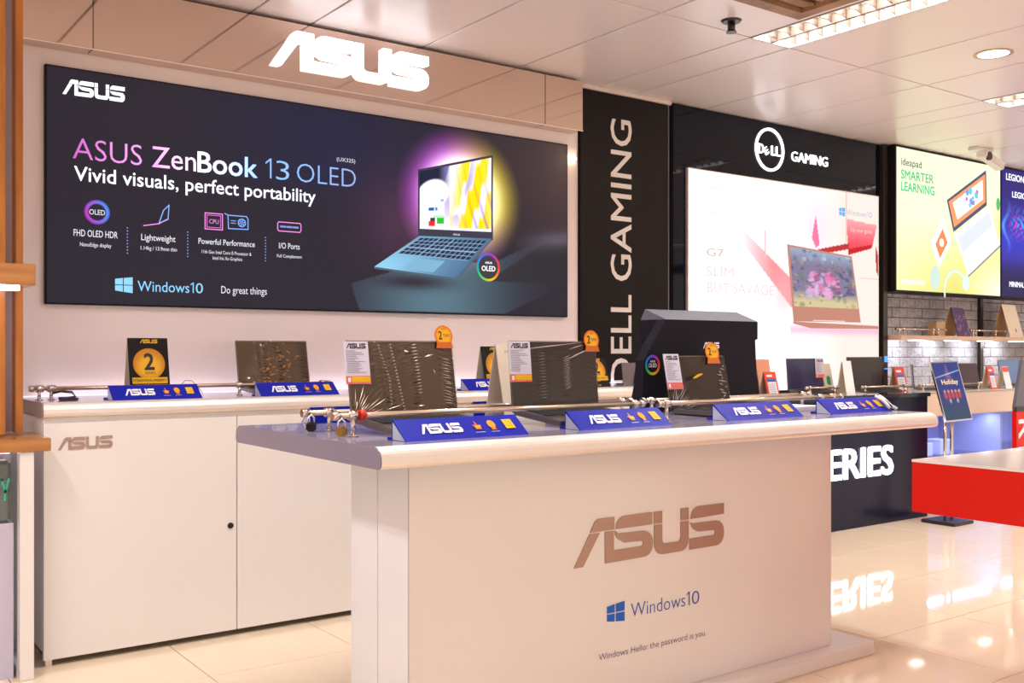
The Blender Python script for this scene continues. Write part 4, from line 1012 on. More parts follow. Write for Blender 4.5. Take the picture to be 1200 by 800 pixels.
tube('coil', [(1.235 + 0.0022 * q, 2.42 + 0.010 * math.cos(q * 1.3), 0.885 + 0.008 * math.sin(q * 1.3)) for q in range(0, 30)], 0.0035, mat('dark_red_cable', (0.16, 0.02, 0.015), 0.4), t)
t = thing('thin_wire', 'thin grey wire looping up from the wall cabinet between card and laptop', 'wire', (1.32, 3.95, 0.88))
tube('wire', [(1.24, 3.95, 0.883), (1.26, 3.95, 0.91), (1.29, 3.95, 0.938), (1.315, 3.95, 0.936), (1.345, 3.95, 0.905), (1.36, 3.95, 0.883)], 0.0015, M_inkg, t)

# ------------------------------------------------------------------ laptops
def badge(parent, cx, cz, y, r=0.034, R=XV, U=ZV):
    b = disc_print('warranty_badge', (cx, y, cz), r, lambda A, Q: mixc(np.tile(np.array([1.0, .72, .10]), (len(A), 1)), (.88, .30, .05), np.clip((Q - 0.72) * 5, 0, 1)), M_vP, parent, R, U, world=False, off=0.002)
    N = R.cross(U)
    polys('ribbon', [[(-r * 0.95, -r * 1.15), (r * 0.95, -r * 1.15), (r * 0.8, -r * 0.55), (-r * 0.8, -r * 0.55)]], (cx, y, cz), R, U, M_redor, b, off=0.003, world=False)
    text('badge_numeral', '2', Vector((cx, y, cz)) - R * r * 0.62 - U * r * 0.35, r * 0.42, r * 0.8, M_ink, b, R=R, U=U, bold=0.02, off=0.004, world=False)
    text('badge_text', 'YEARS', Vector((cx, y, cz)) - R * r * 0.1 - U * r * 0.1, r * 0.75, r * 0.28, M_ink, b, R=R, U=U, off=0.004, world=False)
    text('badge_text', 'ASUS', Vector((cx, y, cz)) - R * r * 0.25 + U * r * 0.55, r * 0.5, r * 0.2, M_ink, b, R=R, U=U, off=0.004, world=False)
    return b
def spec_label(parent, x0, x1, z0, z1, y, R, U, pink=False, org=True):
    w = x1 - x0; h = z1 - z0; O = Vector((0, y, 0)); N = R.cross(U)
    b = polys('spec_label', [[(x0, z0), (x1, z0), (x1, z1), (x0, z1)]], O, R, U, M_label, parent, off=0.002, depth=0.0008, world=False)
    def at(a, c): return O + R * (x0 + a * w) + U * (z0 + c * h)
    emblem('label_emblem', at(0.10, 0.83), 0.8 * w, 0.12 * h, M_ink, b, R=R, U=U, off=0.0035, world=False)
    rs = random.Random(int(w * 1e5))
    lines = []
    for i in range(13):
        zc = 0.77 - i * 0.042; L_ = rs.uniform(0.35, 0.85)
        lines.append([(x0 + 0.08 * w, z0 + zc * h), (x0 + (0.08 + L_) * w, z0 + zc * h), (x0 + (0.08 + L_) * w, z0 + (zc + 0.014) * h), (x0 + 0.08 * w, z0 + (zc + 0.014) * h)])
    polys('label_print', lines, O, R, U, M_inkg, b, off=0.0035, world=False)
    polys('label_price', [[(x0, z0), (x1, z0), (x1, z0 + 0.19 * h), (x0, z0 + 0.19 * h)]], O, R, U, M_pink, b, off=0.0032, world=False)
    if org: polys('label_price', [[(x0 + 0.24 * w, z0 + 0.04 * h), (x0 + 0.98 * w, z0 + 0.04 * h), (x0 + 0.98 * w, z0 + 0.17 * h), (x0 + 0.24 * w, z0 + 0.17 * h)]], O, R, U, M_gold, b, off=0.0038, world=False)
    polys('label_price', [[(x0 + 0.08 * w, z0 + 0.05 * h), (x0 + 0.19 * w, z0 + 0.05 * h), (x0 + 0.19 * w, z0 + 0.15 * h), (x0 + 0.08 * w, z0 + 0.15 * h)]], O, R, U, M_signwhite, b, off=0.0042, world=False)
    return b

M_glint = mat('film_crease', (0.85, 0.68, 0.52), 0.25, metal=0.3)  # pale raised strips: film folds with their highlights painted in as colour
M_glintg = mat('film_glint_gold', (0.80, 0.42, 0.12), 0.25, metal=0.5)
rc = random.Random(11); CR1 = []; CR2 = []; CR3 = []; CRB = []
for i in range(22):
    v = 0.94 - i * 0.042
    CR1.append((0.375 + 0.10 * (1 - v) ** 1.0, v, 0.40 + 0.10 * (1 - v), v + 0.008, 0.0030))
    if i < 19: CR1.append((0.26 + 0.09 * min(1, (1 - v) * 2), v, 0.285 + 0.09 * min(1, (1 - v) * 2), v - 0.012, 0.0026))
    if i < 16: CR1.append((0.585 + 0.05 * (1 - v), v, 0.645 + 0.03 * (1 - v), v + 0.012, 0.0024))
    if 2 < i < 18: CR1.append((0.87 + rc.uniform(-.01, .01), v - 0.05, 0.96, v + rc.uniform(-.02, .02) - 0.08, 0.0030))
for i in range(12):
    a = math.radians(12 + i * 6.5); r0 = rc.uniform(.06, .12); r1 = r0 + rc.uniform(.10, .24)
    CR1.append((0.02 + r0 * math.cos(a), r0 * 1.4 * math.sin(a), 0.02 + r1 * math.cos(a), r1 * 1.4 * math.sin(a), 0.0030))
CR1 += [(0.10, 0.05, 0.30, 0.10, 0.003), (0.30, 0.10, 0.46, 0.17, 0.003), (0.60, 0.14, 0.68, 0.15, 0.003), (0.70, 0.78, 0.80, 0.82, 0.003), (0.78, 0.62, 0.80, 0.55, 0.004), (0.02, 0.02, 0.9, 0.035, 0.002)]
CR2 = [(0.02, 0.86, 0.85, 0.985, 0.004), (0.62, 0.72, 0.86, 0.86, 0.004), (0.70, 0.78, 0.95, 0.90, 0.004), (0.66, 0.88, 0.85, 0.95, 0.003)]
for i in range(16):
    CR2.append((0.30, 0.82 - i * 0.042, 0.40, 0.83 - i * 0.042, 0.0013)); CR2.append((0.58, 0.74 - i * 0.03, 0.68, 0.80 - i * 0.03, 0.0018))
for i in range(14):
    a = math.radians(10 + i * 5.5); r0 = rc.uniform(.08, .2); r1 = r0 + rc.uniform(.12, .32)
    CR3.append((0.02 + r0 * math.cos(a), r0 * 1.4 * math.sin(a), 0.02 + r1 * math.cos(a), min(0.9, r1 * 1.4 * math.sin(a)), 0.0024))
    CR3.append((0.80 + rc.uniform(0, .14), 0.1 + i * 0.055, 0.84 + rc.uniform(0, .14), 0.06 + i * 0.055, 0.0045))
for i in range(75):
    cx, cy = (rc.gauss(.52, .13), rc.gauss(.62, .16)) if i % 2 else (rc.gauss(.45, .16), rc.gauss(.2, .12))
    cx = min(.93, max(.07, cx)); cy = min(.93, max(.04, cy)); a = rc.uniform(-.9, .4); L_ = rc.uniform(.02, .07)
    CRB.append((cx, cy, min(.98, cx + L_ * math.cos(a)), min(.97, max(.02, cy + L_ * math.sin(a))), 0.005))
def laptop(label, x, y, z, w, sh, tilt, zh, scr=None, body=None, deck=0.235, wrap=None, label_at=None, badge_at=None, rz=0.0, wrinkle=0.0, crease_glints=None, glint_mat=None, group=None, detail=True, seed=1, org=True):
    """x, y: left hinge corner; z: what it stands on; zh: hinge height above z"""
    t = thing('laptop', label, 'laptop', (x, y, z), rz, group)
    body = body or M_lapbody; scr = scr or M_scr
    sl = math.atan2(zh - 0.022, deck)
    Md = Matrix.Translation((0, 0, zh)) @ Matrix.Rotation(sl, 4, 'X')      # deck frame: -y forward and down
    box('base', 0, w, -deck, -0.004, -0.018, -0.002, body, t, bevel=0.003, world=False, M=Md)
    if detail:
        bm = bmesh.new(); n = 13
        for r in range(5):
            for c in range(n):
                kw = (w - 0.05) / n; add_box(bm, 0.025 + c * kw, 0.025 + (c + 0.86) * kw, -0.135 + r * 0.021, -0.135 + r * 0.021 + 0.017, -0.003, 0.0, M=Md)
        o = bm_link('keyboard', bm, M_key, t, False); o['kind'] = 'stuff'
        box('touchpad', w * 0.34, w * 0.66, -deck + 0.015, -0.145, -0.0025, -0.0012, M_lapdark, t, world=False, M=Md)
    a = math.radians(tilt); U = Vector((0, math.sin(a), math.cos(a))); 
    Ms = Matrix.Translation((0, 0.002, zh - 0.012)) @ Matrix.Rotation(-a, 4, 'X')
    box('lid', 0, w, 0.0, 0.006, 0, sh, body, t, bevel=0.0025, world=False, M=Ms)
    box('display', 0.004, w - 0.004, -0.0014, -0.0002, 0.006, sh - 0.004, scr, t, world=False, M=Ms)
    cyl('hinge', (w * 0.1, 0.0, zh - 0.010), (w * 0.9, 0.0, zh - 0.010), 0.005, M_lapdark, t, world=False)
    N = XV.cross(U)
    def sp(px, pz, off): return Vector((0, 0.002, zh - 0.012)) + XV * px + U * pz + N * off
    if wrap:
        rs = random.Random(seed); nx, ny = 90, 64
        ph = [rs.uniform(0, 6) for _ in range(8)]
        verts = []; faces = []
        for j in range(ny + 1):
            for i in range(nx + 1):
                s, q = i / nx, j / ny
                d = 0.0035
                e = min(s, 1 - s, q, 1 - q)
                rid = lambda a, e_: (0.5 + 0.5 * math.sin(a)) ** e_
                d += wrinkle * rid(105 * q + 5 * math.sin(6 * s + ph[0]) + 3 * math.sin(19 * q), 5) * math.exp(-((s - 0.56 - 0.05 * math.sin(4 * q)) / 0.035) ** 2) * min(1, q * 2.5)
                d += wrinkle * rid(90 * q + 45 * s + ph[2], 4) * math.exp(-((s - 0.93) / 0.05) ** 2)
                d += wrinkle * rid(46 * math.atan2(q, s + 0.001) + ph[3], 7) * max(0, 1 - math.hypot(s, q) / 0.5) * min(1, math.hypot(s, q) * 6)
                d += 0.8 * wrinkle * rid(110 * q - 20 * s + ph[4], 6) * math.exp(-((s - 0.27 - 0.10 * (1 - q) ** 2) / 0.022) ** 2)
                d += 0.8 * wrinkle * rid(100 * q + ph[5], 6) * math.exp(-((s - 0.36 - 0.05 * (1 - q)) / 0.018) ** 2)
                d += 0.5 * wrinkle * math.exp(-((q - 0.08 - 0.10 * s * (1 - s)) / 0.02) ** 2) * (0.5 + 0.5 * math.sin(60 * s))
                if e < 0.02: d *= 0.4
                verts.append(tuple(sp(-0.002 + s * (w + 0.004), 0.0 + q * (sh + 0.002), d)))
        for j in range(ny):
            for i in range(nx):
                k2 = j * (nx + 1) + i; faces.append((k2, k2 + 1, k2 + nx + 2, k2 + nx + 1))
        me = bpy.data.meshes.new('plastic_wrap'); me.from_pydata(verts, [], faces)
        for p in me.polygons: p.use_smooth = True
        link('plastic_wrap', me, wrap, t, False)
    if crease_glints:
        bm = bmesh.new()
        for (u0, v0, u1, v1, th_) in crease_glints:
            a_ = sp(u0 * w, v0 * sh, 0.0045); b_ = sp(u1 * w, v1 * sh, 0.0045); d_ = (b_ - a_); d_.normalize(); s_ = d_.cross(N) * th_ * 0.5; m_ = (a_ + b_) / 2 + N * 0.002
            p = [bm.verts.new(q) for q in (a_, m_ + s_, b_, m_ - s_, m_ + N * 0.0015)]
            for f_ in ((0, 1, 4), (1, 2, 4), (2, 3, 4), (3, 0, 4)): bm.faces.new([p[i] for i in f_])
        o = bm_link('film_crease_glints', bm, glint_mat or M_glint, t, False); o['kind'] = 'stuff'
    if label_at:
        x0, x1, z0, z1 = label_at; O = sp(0, 0, 0.006)
        # frame origin moved so that R, U coordinates are lid coordinates
        b = spec_label_at(t, x0, x1, z0, z1, O, XV, U, org)
    if badge_at:
        bx, bz, br = badge_at; O = sp(bx, bz, 0.007); badge_on(t, O, br, XV, U)
    return t
def spec_label_at(parent, x0, x1, z0, z1, O, R, U, org):
    w = x1 - x0; h = z1 - z0
    b = polys('spec_label', [[(x0, z0), (x1, z0), (x1, z1), (x0, z1)]], O, R, U, M_label, parent, off=0.0, depth=0.0008, world=False)
    emblem('label_emblem', O + R * (x0 + 0.10 * w) + U * (z0 + 0.83 * h), 0.8 * w, 0.12 * h, M_ink, b, R=R, U=U, off=0.0015, world=False)
    rs = random.Random(int(w * 1e5)); lines = []
    for i in range(13):
        zc = 0.77 - i * 0.042; L_ = rs.uniform(0.35, 0.85)
        lines.append([(x0 + 0.08 * w, z0 + zc * h), (x0 + (0.08 + L_) * w, z0 + zc * h), (x0 + (0.08 + L_) * w, z0 + (zc + 0.014) * h), (x0 + 0.08 * w, z0 + (zc + 0.014) * h)])
    polys('label_print', lines, O, R, U, M_inkg, b, off=0.0015, world=False)
    polys('label_price', [[(x0, z0), (x1, z0), (x1, z0 + 0.19 * h), (x0, z0 + 0.19 * h)]], O, R, U, M_pink, b, off=0.0014, world=False)
    if org: polys('label_price', [[(x0 + 0.24 * w, z0 + 0.04 * h), (x0 + 0.98 * w, z0 + 0.04 * h), (x0 + 0.98 * w, z0 + 0.17 * h), (x0 + 0.24 * w, z0 + 0.17 * h)]], O, R, U, M_gold, b, off=0.0018, world=False)
    polys('label_price', [[(x0 + 0.08 * w, z0 + 0.05 * h), (x0 + 0.19 * w, z0 + 0.05 * h), (x0 + 0.19 * w, z0 + 0.15 * h), (x0 + 0.08 * w, z0 + 0.15 * h)]], O, R, U, M_signwhite, b, off=0.0022, world=False)
    return b
def badge_on(parent, O, r, R, U):
    b = disc_print('warranty_badge', O, r, lambda A, Q: mixc(np.tile(np.array([1.0, .72, .10]), (len(A), 1)), (.88, .30, .05), np.clip((Q - 0.72) * 5, 0, 1)), M_vP, parent, R, U, world=False, off=0.001)
    polys('ribbon', [[(-r * 0.95, -r * 1.2), (r * 0.95, -r * 1.2), (r * 0.8, -r * 0.6), (-r * 0.8, -r * 0.6)]], O, R, U, M_redor, b, off=0.002, world=False)
    text('badge_numeral', '2', O - R * r * 0.62 - U * r * 0.35, r * 0.42, r * 0.8, M_ink, b, R=R, U=U, bold=0.02, off=0.003, world=False)
    text('badge_text', 'YEARS', O - R * r * 0.1 - U * r * 0.1, r * 0.75, r * 0.28, M_ink, b, R=R, U=U, off=0.003, world=False)
    text('badge_text', 'ASUS', O - R * r * 0.25 + U * r * 0.55, r * 0.5, r * 0.2, M_ink, b, R=R, U=U, off=0.003, world=False)

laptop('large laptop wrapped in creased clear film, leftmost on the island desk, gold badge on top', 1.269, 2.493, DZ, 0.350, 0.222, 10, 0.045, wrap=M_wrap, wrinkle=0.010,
       label_at=(-0.010, 0.066, 0.098, 0.218), badge_at=(0.318, 0.236, 0.031), seed=1, crease_glints=CR1)
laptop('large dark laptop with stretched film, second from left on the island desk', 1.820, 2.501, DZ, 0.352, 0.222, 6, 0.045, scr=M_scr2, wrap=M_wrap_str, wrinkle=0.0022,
       label_at=(-0.006, 0.078, 0.094, 0.220), badge_at=(0.330, 0.226, 0.032), seed=4, crease_glints=CR2, glint_mat=mat('film_glint_dim', (0.42, 0.34, 0.32), 0.35))
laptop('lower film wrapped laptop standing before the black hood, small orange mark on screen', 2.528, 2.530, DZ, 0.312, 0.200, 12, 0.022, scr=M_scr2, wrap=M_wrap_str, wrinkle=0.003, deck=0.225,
       label_at=(-0.006, 0.070, 0.078, 0.205), badge_at=(0.245, 0.212, 0.036), seed=6, org=False, crease_glints=CR3, glint_mat=mat('film_glint_dim', (0.42, 0.34, 0.32), 0.35))
laptop('film wrapped laptop on the wall cabinet under the large lightbox', 1.500, 3.935, 0.88, 0.312, 0.198, 12, 0.034, wrap=M_wrap, wrinkle=0.010, deck=0.17, seed=3, crease_glints=CRB, glint_mat=M_glintg)
laptop('blue grey laptop on the dark counter before the white lightbox, price label at upper right', 4.885, 3.915, 0.79, 0.340, 0.192, 4, 0.040, scr=M_scr3, deck=0.13, label_at=(0.262, 0.345, 0.072, 0.190), wrap=M_wrap_str, wrinkle=0.001, org=False)
laptop('dark laptop at the right end of the dark counter', 5.36, 3.83, 0.79, 0.375, 0.200, 5, 0.040, scr=M_scr2, deck=0.13, wrap=M_wrap_str, wrinkle=0.002, seed=9)
laptop('maroon laptop on the cream counter below the wooden shelf', 6.785, 3.95, 0.79, 0.300, 0.172, 8, 0.020, scr=mat('maroon_screen', (0.06, 0.012, 0.022), 0.2), deck=0.12, detail=False)
laptop('light blue laptop at the far right of the cream counter', 7.33, 3.93, 0.79, 0.320, 0.180, 6, 0.030, scr=mat('sky_screen', (0.16, 0.26, 0.50), 0.25), deck=0.20, detail=False)
laptop('dark laptop seen nearly edge on at the left of the cream counter', 6.255, 3.95, 0.79, 0.230, 0.165, 4, 0.020, scr=M_scr2, deck=0.16, rz=math.radians(35), detail=False)
# orange reflection in the third laptop's screen, painted as a flat mark
t = thing('orange_reflection', 'small slanted orange sticker on the screen before the black hood', 'sticker', (2.66, 2.545, 0.955))
polys('mark', [[(-0.026, -0.008), (-0.010, -0.007), (0.026, 0.006), (0.024, 0.010), (0.004, 0.008), (-0.024, -0.004)]], (2.665, 2.540, 0.962), XV, Vector((0, 0.2, 0.98)), M_gold, t, off=0.004)

# small rails before the laptops on the far counters
rail('rail on the dark counter before the blue grey laptop', 4.85, 5.12, 3.745, 0.79, 0.838, (4.868, 5.10), r=0.006)
rail('rail on the dark counter before the last dark laptop', 5.32, 5.76, 3.70, 0.79, 0.835, (5.335, 5.748), r=0.006)
rail('rail at the left part of the cream counter', 6.02, 6.74, 3.76, 0.79, 0.832, (6.05, 6.30, 6.72), r=0.006)
rail('rail on the wooden shelf left of the purple card', 6.22, 6.80, 4.06, 1.162, 1.208, (6.24, 6.30, 6.66, 6.72), r=0.005)
rail('rail on the wooden shelf right of the purple card', 7.16, 7.62, 4.06, 1.162, 1.208, (7.18, 7.22, 7.5), r=0.005)

# ------------------------------------------------------------------ tent cards
def tent(name, label, cat, x, y, z, w, h, spread, front, back=None, rz=0.0, group=None, th=0.003):
    """A-frame card: origin at the front foot's left end; front leans back"""
    t = thing(name, label, cat, (x, y, z), rz, group)
    U = Vector((0, spread / 2, h)).normalized(); Lf = math.hypot(spread / 2, h)
    a = math.atan2(spread / 2, h)
    box('front_sheet', 0, w, 0, th, 0, Lf, front, t, world=False, M=Matrix.Rotation(-a, 4, 'X'))
    box('back_sheet', 0, w, -th, 0, 0, Lf - 0.002, back or front, t, world=False, M=Matrix.Translation((0, spread + th * 2, 0)) @ Matrix.Rotation(a, 4, 'X'))
    return t, U, Lf
def warranty_card(label, x, y, z, w=0.155, h=0.215):
    t, U, L_ = tent('warranty_card', label, 'card', x, y, z, w, h, 0.09, M_blackp, M_cream, group='gold and black warranty cards')
    O = Vector((0, 0, 0))
    def P(a, b): return U * (b * L_) + XV * (a * w)
    emblem('emblem', P(0.30, 0.91), 0.44 * w, 0.065 * h, M_gold, t, U=U, world=False)
    disc_print('gold_disc', P(0.5, 0.56), 0.40 * w, lambda A, Q: mixc(np.tile(np.array([.95, .72, .12]), (len(A), 1)), (.78, .48, .04), np.clip((Q - 0.5) * 2 + 0.4 * np.sin(A), 0, 1)), M_vP, t, U=U, world=False)
    polys('gold_ribbon', [[(-0.44 * w, -0.07 * w), (0.44 * w, -0.07 * w), (0.44 * w, 0.09 * w), (-0.44 * w, 0.09 * w)]], P(0.5, 0.27), XV, U, M_gold, t, world=False, off=0.003)
    text('numeral', '2', P(0.37, 0.46), 0.26 * w, 0.42 * w, M_ink, t, U=U, bold=0.03, world=False, off=0.003)
    text('years_text', 'YEARS', P(0.36, 0.385), 0.28 * w, 0.06 * w, M_ink, t, U=U, world=False, off=0.003)
    text('ribbon_text', 'INTERNATIONAL WARRANTY', P(0.08, 0.26), 0.84 * w, 0.065 * w, M_ink, t, U=U, world=False, off=0.005)
    polys('foot_bar', [[(0, 0), (0.16 * w, 0), (0.16 * w, 0.03 * w), (0, 0.03 * w)], [(0.3 * w, -0.04 * w), (0.42 * w, -0.04 * w), (0.42 * w, -0.01 * w), (0.3 * w, -0.01 * w)]], P(0.15, 0.07), XV, U, M_gold, t, world=False)
    return t
warranty_card('black card with gold disc reading 2 years, standing at the left on the wall cabinet', 1.060, 3.87, 0.88, 0.148, 0.222)
warranty_card('black and gold warranty card half hidden behind the cream tent card', 2.615, 3.80, 0.88, 0.150, 0.195)
warranty_card('black and gold card of which a sliver shows right of the second large laptop', 3.185, 3.75, 0.88, 0.140, 0.140)
t, U, L_ = tent('cream_tent_card', 'plain cream tent card behind the second large laptop on the island desk', 'card', 1.935, 2.70, DZ, 0.17, 0.245, 0.115, M_cream)
text('brand_text', 'ASUS', U * 0.222 + Vector((0.03, 0, 0)), 0.030, 0.008, M_inkg, t, U=U, world=False)
t = thing('white_leaflet', 'white leaflet lying between the last two blue signs on the island desk', 'leaflet', (3.05, 2.45, DZ))
box('sheet', 2.95, 3.20, 2.40, 2.56, DZ + 0.0005, DZ + 0.016, M_signwhite, t, bevel=0.001)
t = thing('grey_stand_card', 'grey slanted card beside the black hood, on the wall cabinet', 'card', (3.57, 3.85, 0.88))
prism('sheet', [(0, 0.113), (0.012, 0), (0.075, 0), (0.10, 0.113)], (3.50, 3.86, 0.8802), XV, ZV, (0, 0.004, 0), mat('grey_card', (0.20, 0.16, 0.16), 0.5), t)
box('foot', 3.515, 3.572, 3.8645, 3.92, 0.8802, 0.888, mat('grey_card', (0.20, 0.16, 0.16), 0.5), t)

def price_card(label, x, y, z, w, h, main, rz=0.0, spread=0.07, side=None, grp='folded price cards'):
    t, U, L_ = tent('price_card', label, 'card', x, y, z, w, h, spread, main, side or M_cream, rz, group=grp)
    return t, U, L_
M_cardred = mat('card_red', (0.75, 0.06, 0.02), 0.4); M_cardwhite = mat('card_white', (0.85, 0.83, 0.85), 0.4); M_cardblue = mat('card_blue', (0.03, 0.10, 0.45), 0.4)
def red_card(label, x, y, z, w, h, rz=0.0):
    t, U, L_ = price_card(label, x, y, z, w, h, M_cardred, rz)
    polys('white_field', [[(0.14 * w, 0.08 * L_), (0.86 * w, 0.08 * L_), (0.86 * w, 0.60 * L_), (0.14 * w, 0.60 * L_)]], (0, 0, 0), XV, U, M_cardwhite, t, world=False)
    polys('blue_field', [[(0.14 * w, 0.60 * L_), (0.86 * w, 0.60 * L_), (0.86 * w, 0.72 * L_), (0.14 * w, 0.72 * L_)]], (0, 0, 0), XV, U, M_cardblue, t, world=False)
    polys('printed_lines', [[(0.2 * w, k2 * L_), (0.75 * w, k2 * L_), (0.75 * w, (k2 + 0.02) * L_), (0.2 * w, (k2 + 0.02) * L_)] for k2 in (0.15, 0.22, 0.29, 0.36, 0.43, 0.50)], (0, 0, 0), XV, U, M_inkg, t, world=False, off=0.0022)
    polys('white_bar', [[(0.15 * w, 0.80 * L_), (0.65 * w, 0.80 * L_), (0.65 * w, 0.88 * L_), (0.15 * w, 0.88 * L_)]], (0, 0, 0), XV, U, M_cardwhite, t, world=False)
red_card('red and white price card on the dark counter beside the black hood', 4.545, 3.78, 0.79, 0.120, 0.145, 0.12)
t, U, L_ = price_card('orange pink folded card behind the red price card', 4.62, 3.90, 0.79, 0.13, 0.215, mat('card_peach', (0.75, 0.32, 0.20), 0.5), 0.1)
t, U, L_ = price_card('tall white folded card right of the blue grey laptop', 5.142, 3.69, 0.79, 0.085, 0.205, M_cardwhite, 0.0)
t, U, L_ = price_card('cream card with a green print between the two laptops on the dark counter', 5.26, 3.925, 0.79, 0.10, 0.185, M_cream, 0.1)
polys('green_print', [[(0.03, 0.06), (0.07, 0.05), (0.075, 0.10), (0.05, 0.115), (0.03, 0.10)]], (0, 0, 0), XV, U, mat('card_green', (0.02, 0.25, 0.10), 0.4), t, world=False)
polys('dark_print', [[(0.05, 0.015), (0.065, 0.015), (0.065, 0.035), (0.05, 0.035)]], (0, 0, 0), XV, U, M_ink, t, world=False)
red_card('red and white price card at the right end of the dark counter', 5.775, 3.76, 0.79, 0.130, 0.160, 0.10)
red_card('red topped price card before the maroon laptop', 6.80, 3.71, 0.79, 0.105, 0.155, 0.1)
t, U, L_ = price_card('narrow white price card right of the red topped card', 7.00, 3.71, 0.79, 0.10, 0.155, M_cardwhite, 0.1)
polys('red_band', [[(0.0, 0.12), (0.10, 0.12), (0.10, 0.155), (0.0, 0.155)]], (0, 0, 0), XV, U, M_cardred, t, world=False)
# upper shelf objects
def purple(S, T):
    c = np.zeros((len(S), 3)); c[:] = (0.26, 0.14, 0.34)
    rs = np.random.RandomState(8)
    for i in range(22):
        a, b = rs.rand(2); col = [(.45, .55, .75), (.75, .35, .3), (.5, .3, .6)][rs.randint(3)]
        c = mixc(c, col, 0.7 * np.clip(1.4 - ((S - a) ** 2 + (T - b * 0.75) ** 2) / 0.004, 0, 1))
    return c
t, U, L_ = tent('brochure_card', 'dark purple brochure card standing on the wooden shelf', 'card', 6.93, 4.03, 1.162, 0.165, 0.212, 0.12, mat('purple_card', (0.05, 0.02, 0.09), 0.4), mat('card_tan', (0.65, 0.36, 0.12), 0.5))
print_grid('printed_face', [tuple(U * 0.004 + Vector((0, -0.002, 0))), tuple(U * 0.004 + Vector((0.165, -0.002, 0))), tuple(U * (L_ - 0.004) + Vector((0.165, -0.002, 0))), tuple(U * (L_ - 0.004) + Vector((0, -0.002, 0)))], 20, 30, purple, M_vP, t, world=False)
t, U, L_ = tent('cream_shelf_card', 'tall cream card leaning on the wooden shelf near the right edge', 'card', 7.66, 4.03, 1.162, 0.20, 0.255, 0.14, M_cream, mat('card_tan', (0.65, 0.36, 0.12), 0.5))
polys('drop_print', [[(0.11 + 0.010 * math.cos(q), 0.055 + 0.016 * math.sin(q)) for q in [k2 * 0.6 for k2 in range(10)]]], (0, 0, 0), XV, U, mat('card_brown', (0.25, 0.10, 0.06), 0.5), t, world=False)
t = thing('small_tan_box', 'small tan box on the rail of the wooden shelf, left of the purple card', 'box', (6.82, 4.14, 1.162))
box('carton', 6.765, 6.880, 4.10, 4.17, 1.1622, 1.262, mat('tan_carton', (0.60, 0.38, 0.20), 0.5), t, bevel=0.002)
box('lid_flap', 6.764, 6.881, 4.099, 4.171, 1.2622, 1.2665, mat('tan_carton', (0.60, 0.38, 0.20), 0.5), t)

# ------------------------------------------------------------------ black display hood on the island desk
t = thing('display_hood', 'large black angular display hood on the back of the island desk', 'display stand', (2.85, 2.72, DZ))
YF = 2.66
FR = [(2.508, DZ), (3.10, DZ), (3.155, DZ), (3.125, 0.96), (3.118, 1.095), (3.132, 1.10), (3.132, 1.168), (2.628, 1.168), (2.60, 1.13), (2.560, 1.08), (2.520, 1.02), (2.512, 0.92)]
prism('hood_body', [(a, b + 0.0003) for a, b in FR], (0, YF, 0), XV, ZV, (0, 0.045, 0), M_boxblk, t)
box('hood_back', 2.629, 3.131, YF + 0.0455, YF + 0.137, 1.09, 1.168, M_boxblk, t)
bm = bmesh.new()
v = [bm.verts.new(p) for p in ((2.628, YF, 1.1688), (3.132, YF, 1.1688), (3.132, YF + 0.11, 1.2095), (2.628, YF + 0.11, 1.2095), (2.628, YF + 0.135, 1.1688), (3.132, YF + 0.135, 1.1688))]
for f in ((0, 1, 2, 3), (3, 2, 5, 4), (0, 3, 4), (1, 5, 2), (0, 4, 5, 1)): bm.faces.new([v[i] for i in f])
bm_link('sloped_top', bm, M_boxtop, t)
prism('side_leg', [(3.12, 0.96), (3.128, 1.0), (3.20, DZ + 0.0004), (3.165, DZ + 0.0004)], (0, YF + 0.046, 0), XV, ZV, (0, 0.19, 0), M_browncard, t)
prism('side_leg', [(2.64, 1.089), (2.57, DZ + 0.0004), (2.61, DZ + 0.0004), (2.66, 1.089)], (0, YF + 0.046, 0), XV, ZV, (0, 0.09, 0), M_boxblk, t)
disc_print('rainbow_ring', (2.560, YF, 1.002), 0.037, rainbow, M_vP, t, r0=0.027)
text('ring_text', 'OLED', (2.540, YF, 0.994), 0.040, 0.014, M_signwhite, t, bold=0.03)
text('ring_text', 'ASUS', (2.547, YF, 1.012), 0.026, 0.007, M_signwhite, t, bold=0.03)
emblem('emblem', (2.822, YF, 1.062), 0.088, 0.024, M_signwhite, t)

# ------------------------------------------------------------------ poster stand (holiday poster on two poles)
t = thing('poster_stand', 'small blue holiday poster on a twin pole stand before the cream counter', 'poster stand', (5.81, 3.45, 0))
def hol(S, T):
    c = np.zeros((len(S), 3)); c[:] = (0.05, 0.16, 0.50)
    c = mixc(c, (0.10, 0.22, 0.36), np.clip((0.45 - T) * 3, 0, 1))
    tree = np.clip(1.3 - np.abs(S - 0.5) / (0.02 + 0.16 * np.clip((0.97 - T) / 0.3, 0, 1)), 0, 1) * ((T > 0.70) & (T < 0.97)); c = mixc(c, (0.55, 0.35, 0.55), tree * 0.8)
    st = np.exp(-((T - 0.80 - (S - 0.5) * 0.12) / 0.008) ** 2); c = mixc(c, (0.65, 0.85, 1.0), st)
    for i in range(5):
        a = 0.22 + i * 0.14; c = mixc(c, (0.80, 0.22, 0.15), 0.9 * np.clip(1.3 - ((S - a) ** 2 / 0.004 + (T - 0.43) ** 2 / 0.006), 0, 1)); c = mixc(c, (0.85, 0.65, 0.55), 0.9 * np.clip(1.3 - ((S - a) ** 2 / 0.002 + (T - 0.50) ** 2 / 0.0008), 0, 1))
        c = mixc(c, (0.75, 0.70, 0.72), 0.9 * np.clip(1.3 - ((S - a) ** 2 / 0.002 + (T - 0.33) ** 2 / 0.002), 0, 1) * (i % 2))
    return c
PU = Vector((-0.055, 0.066, 0.347)); 
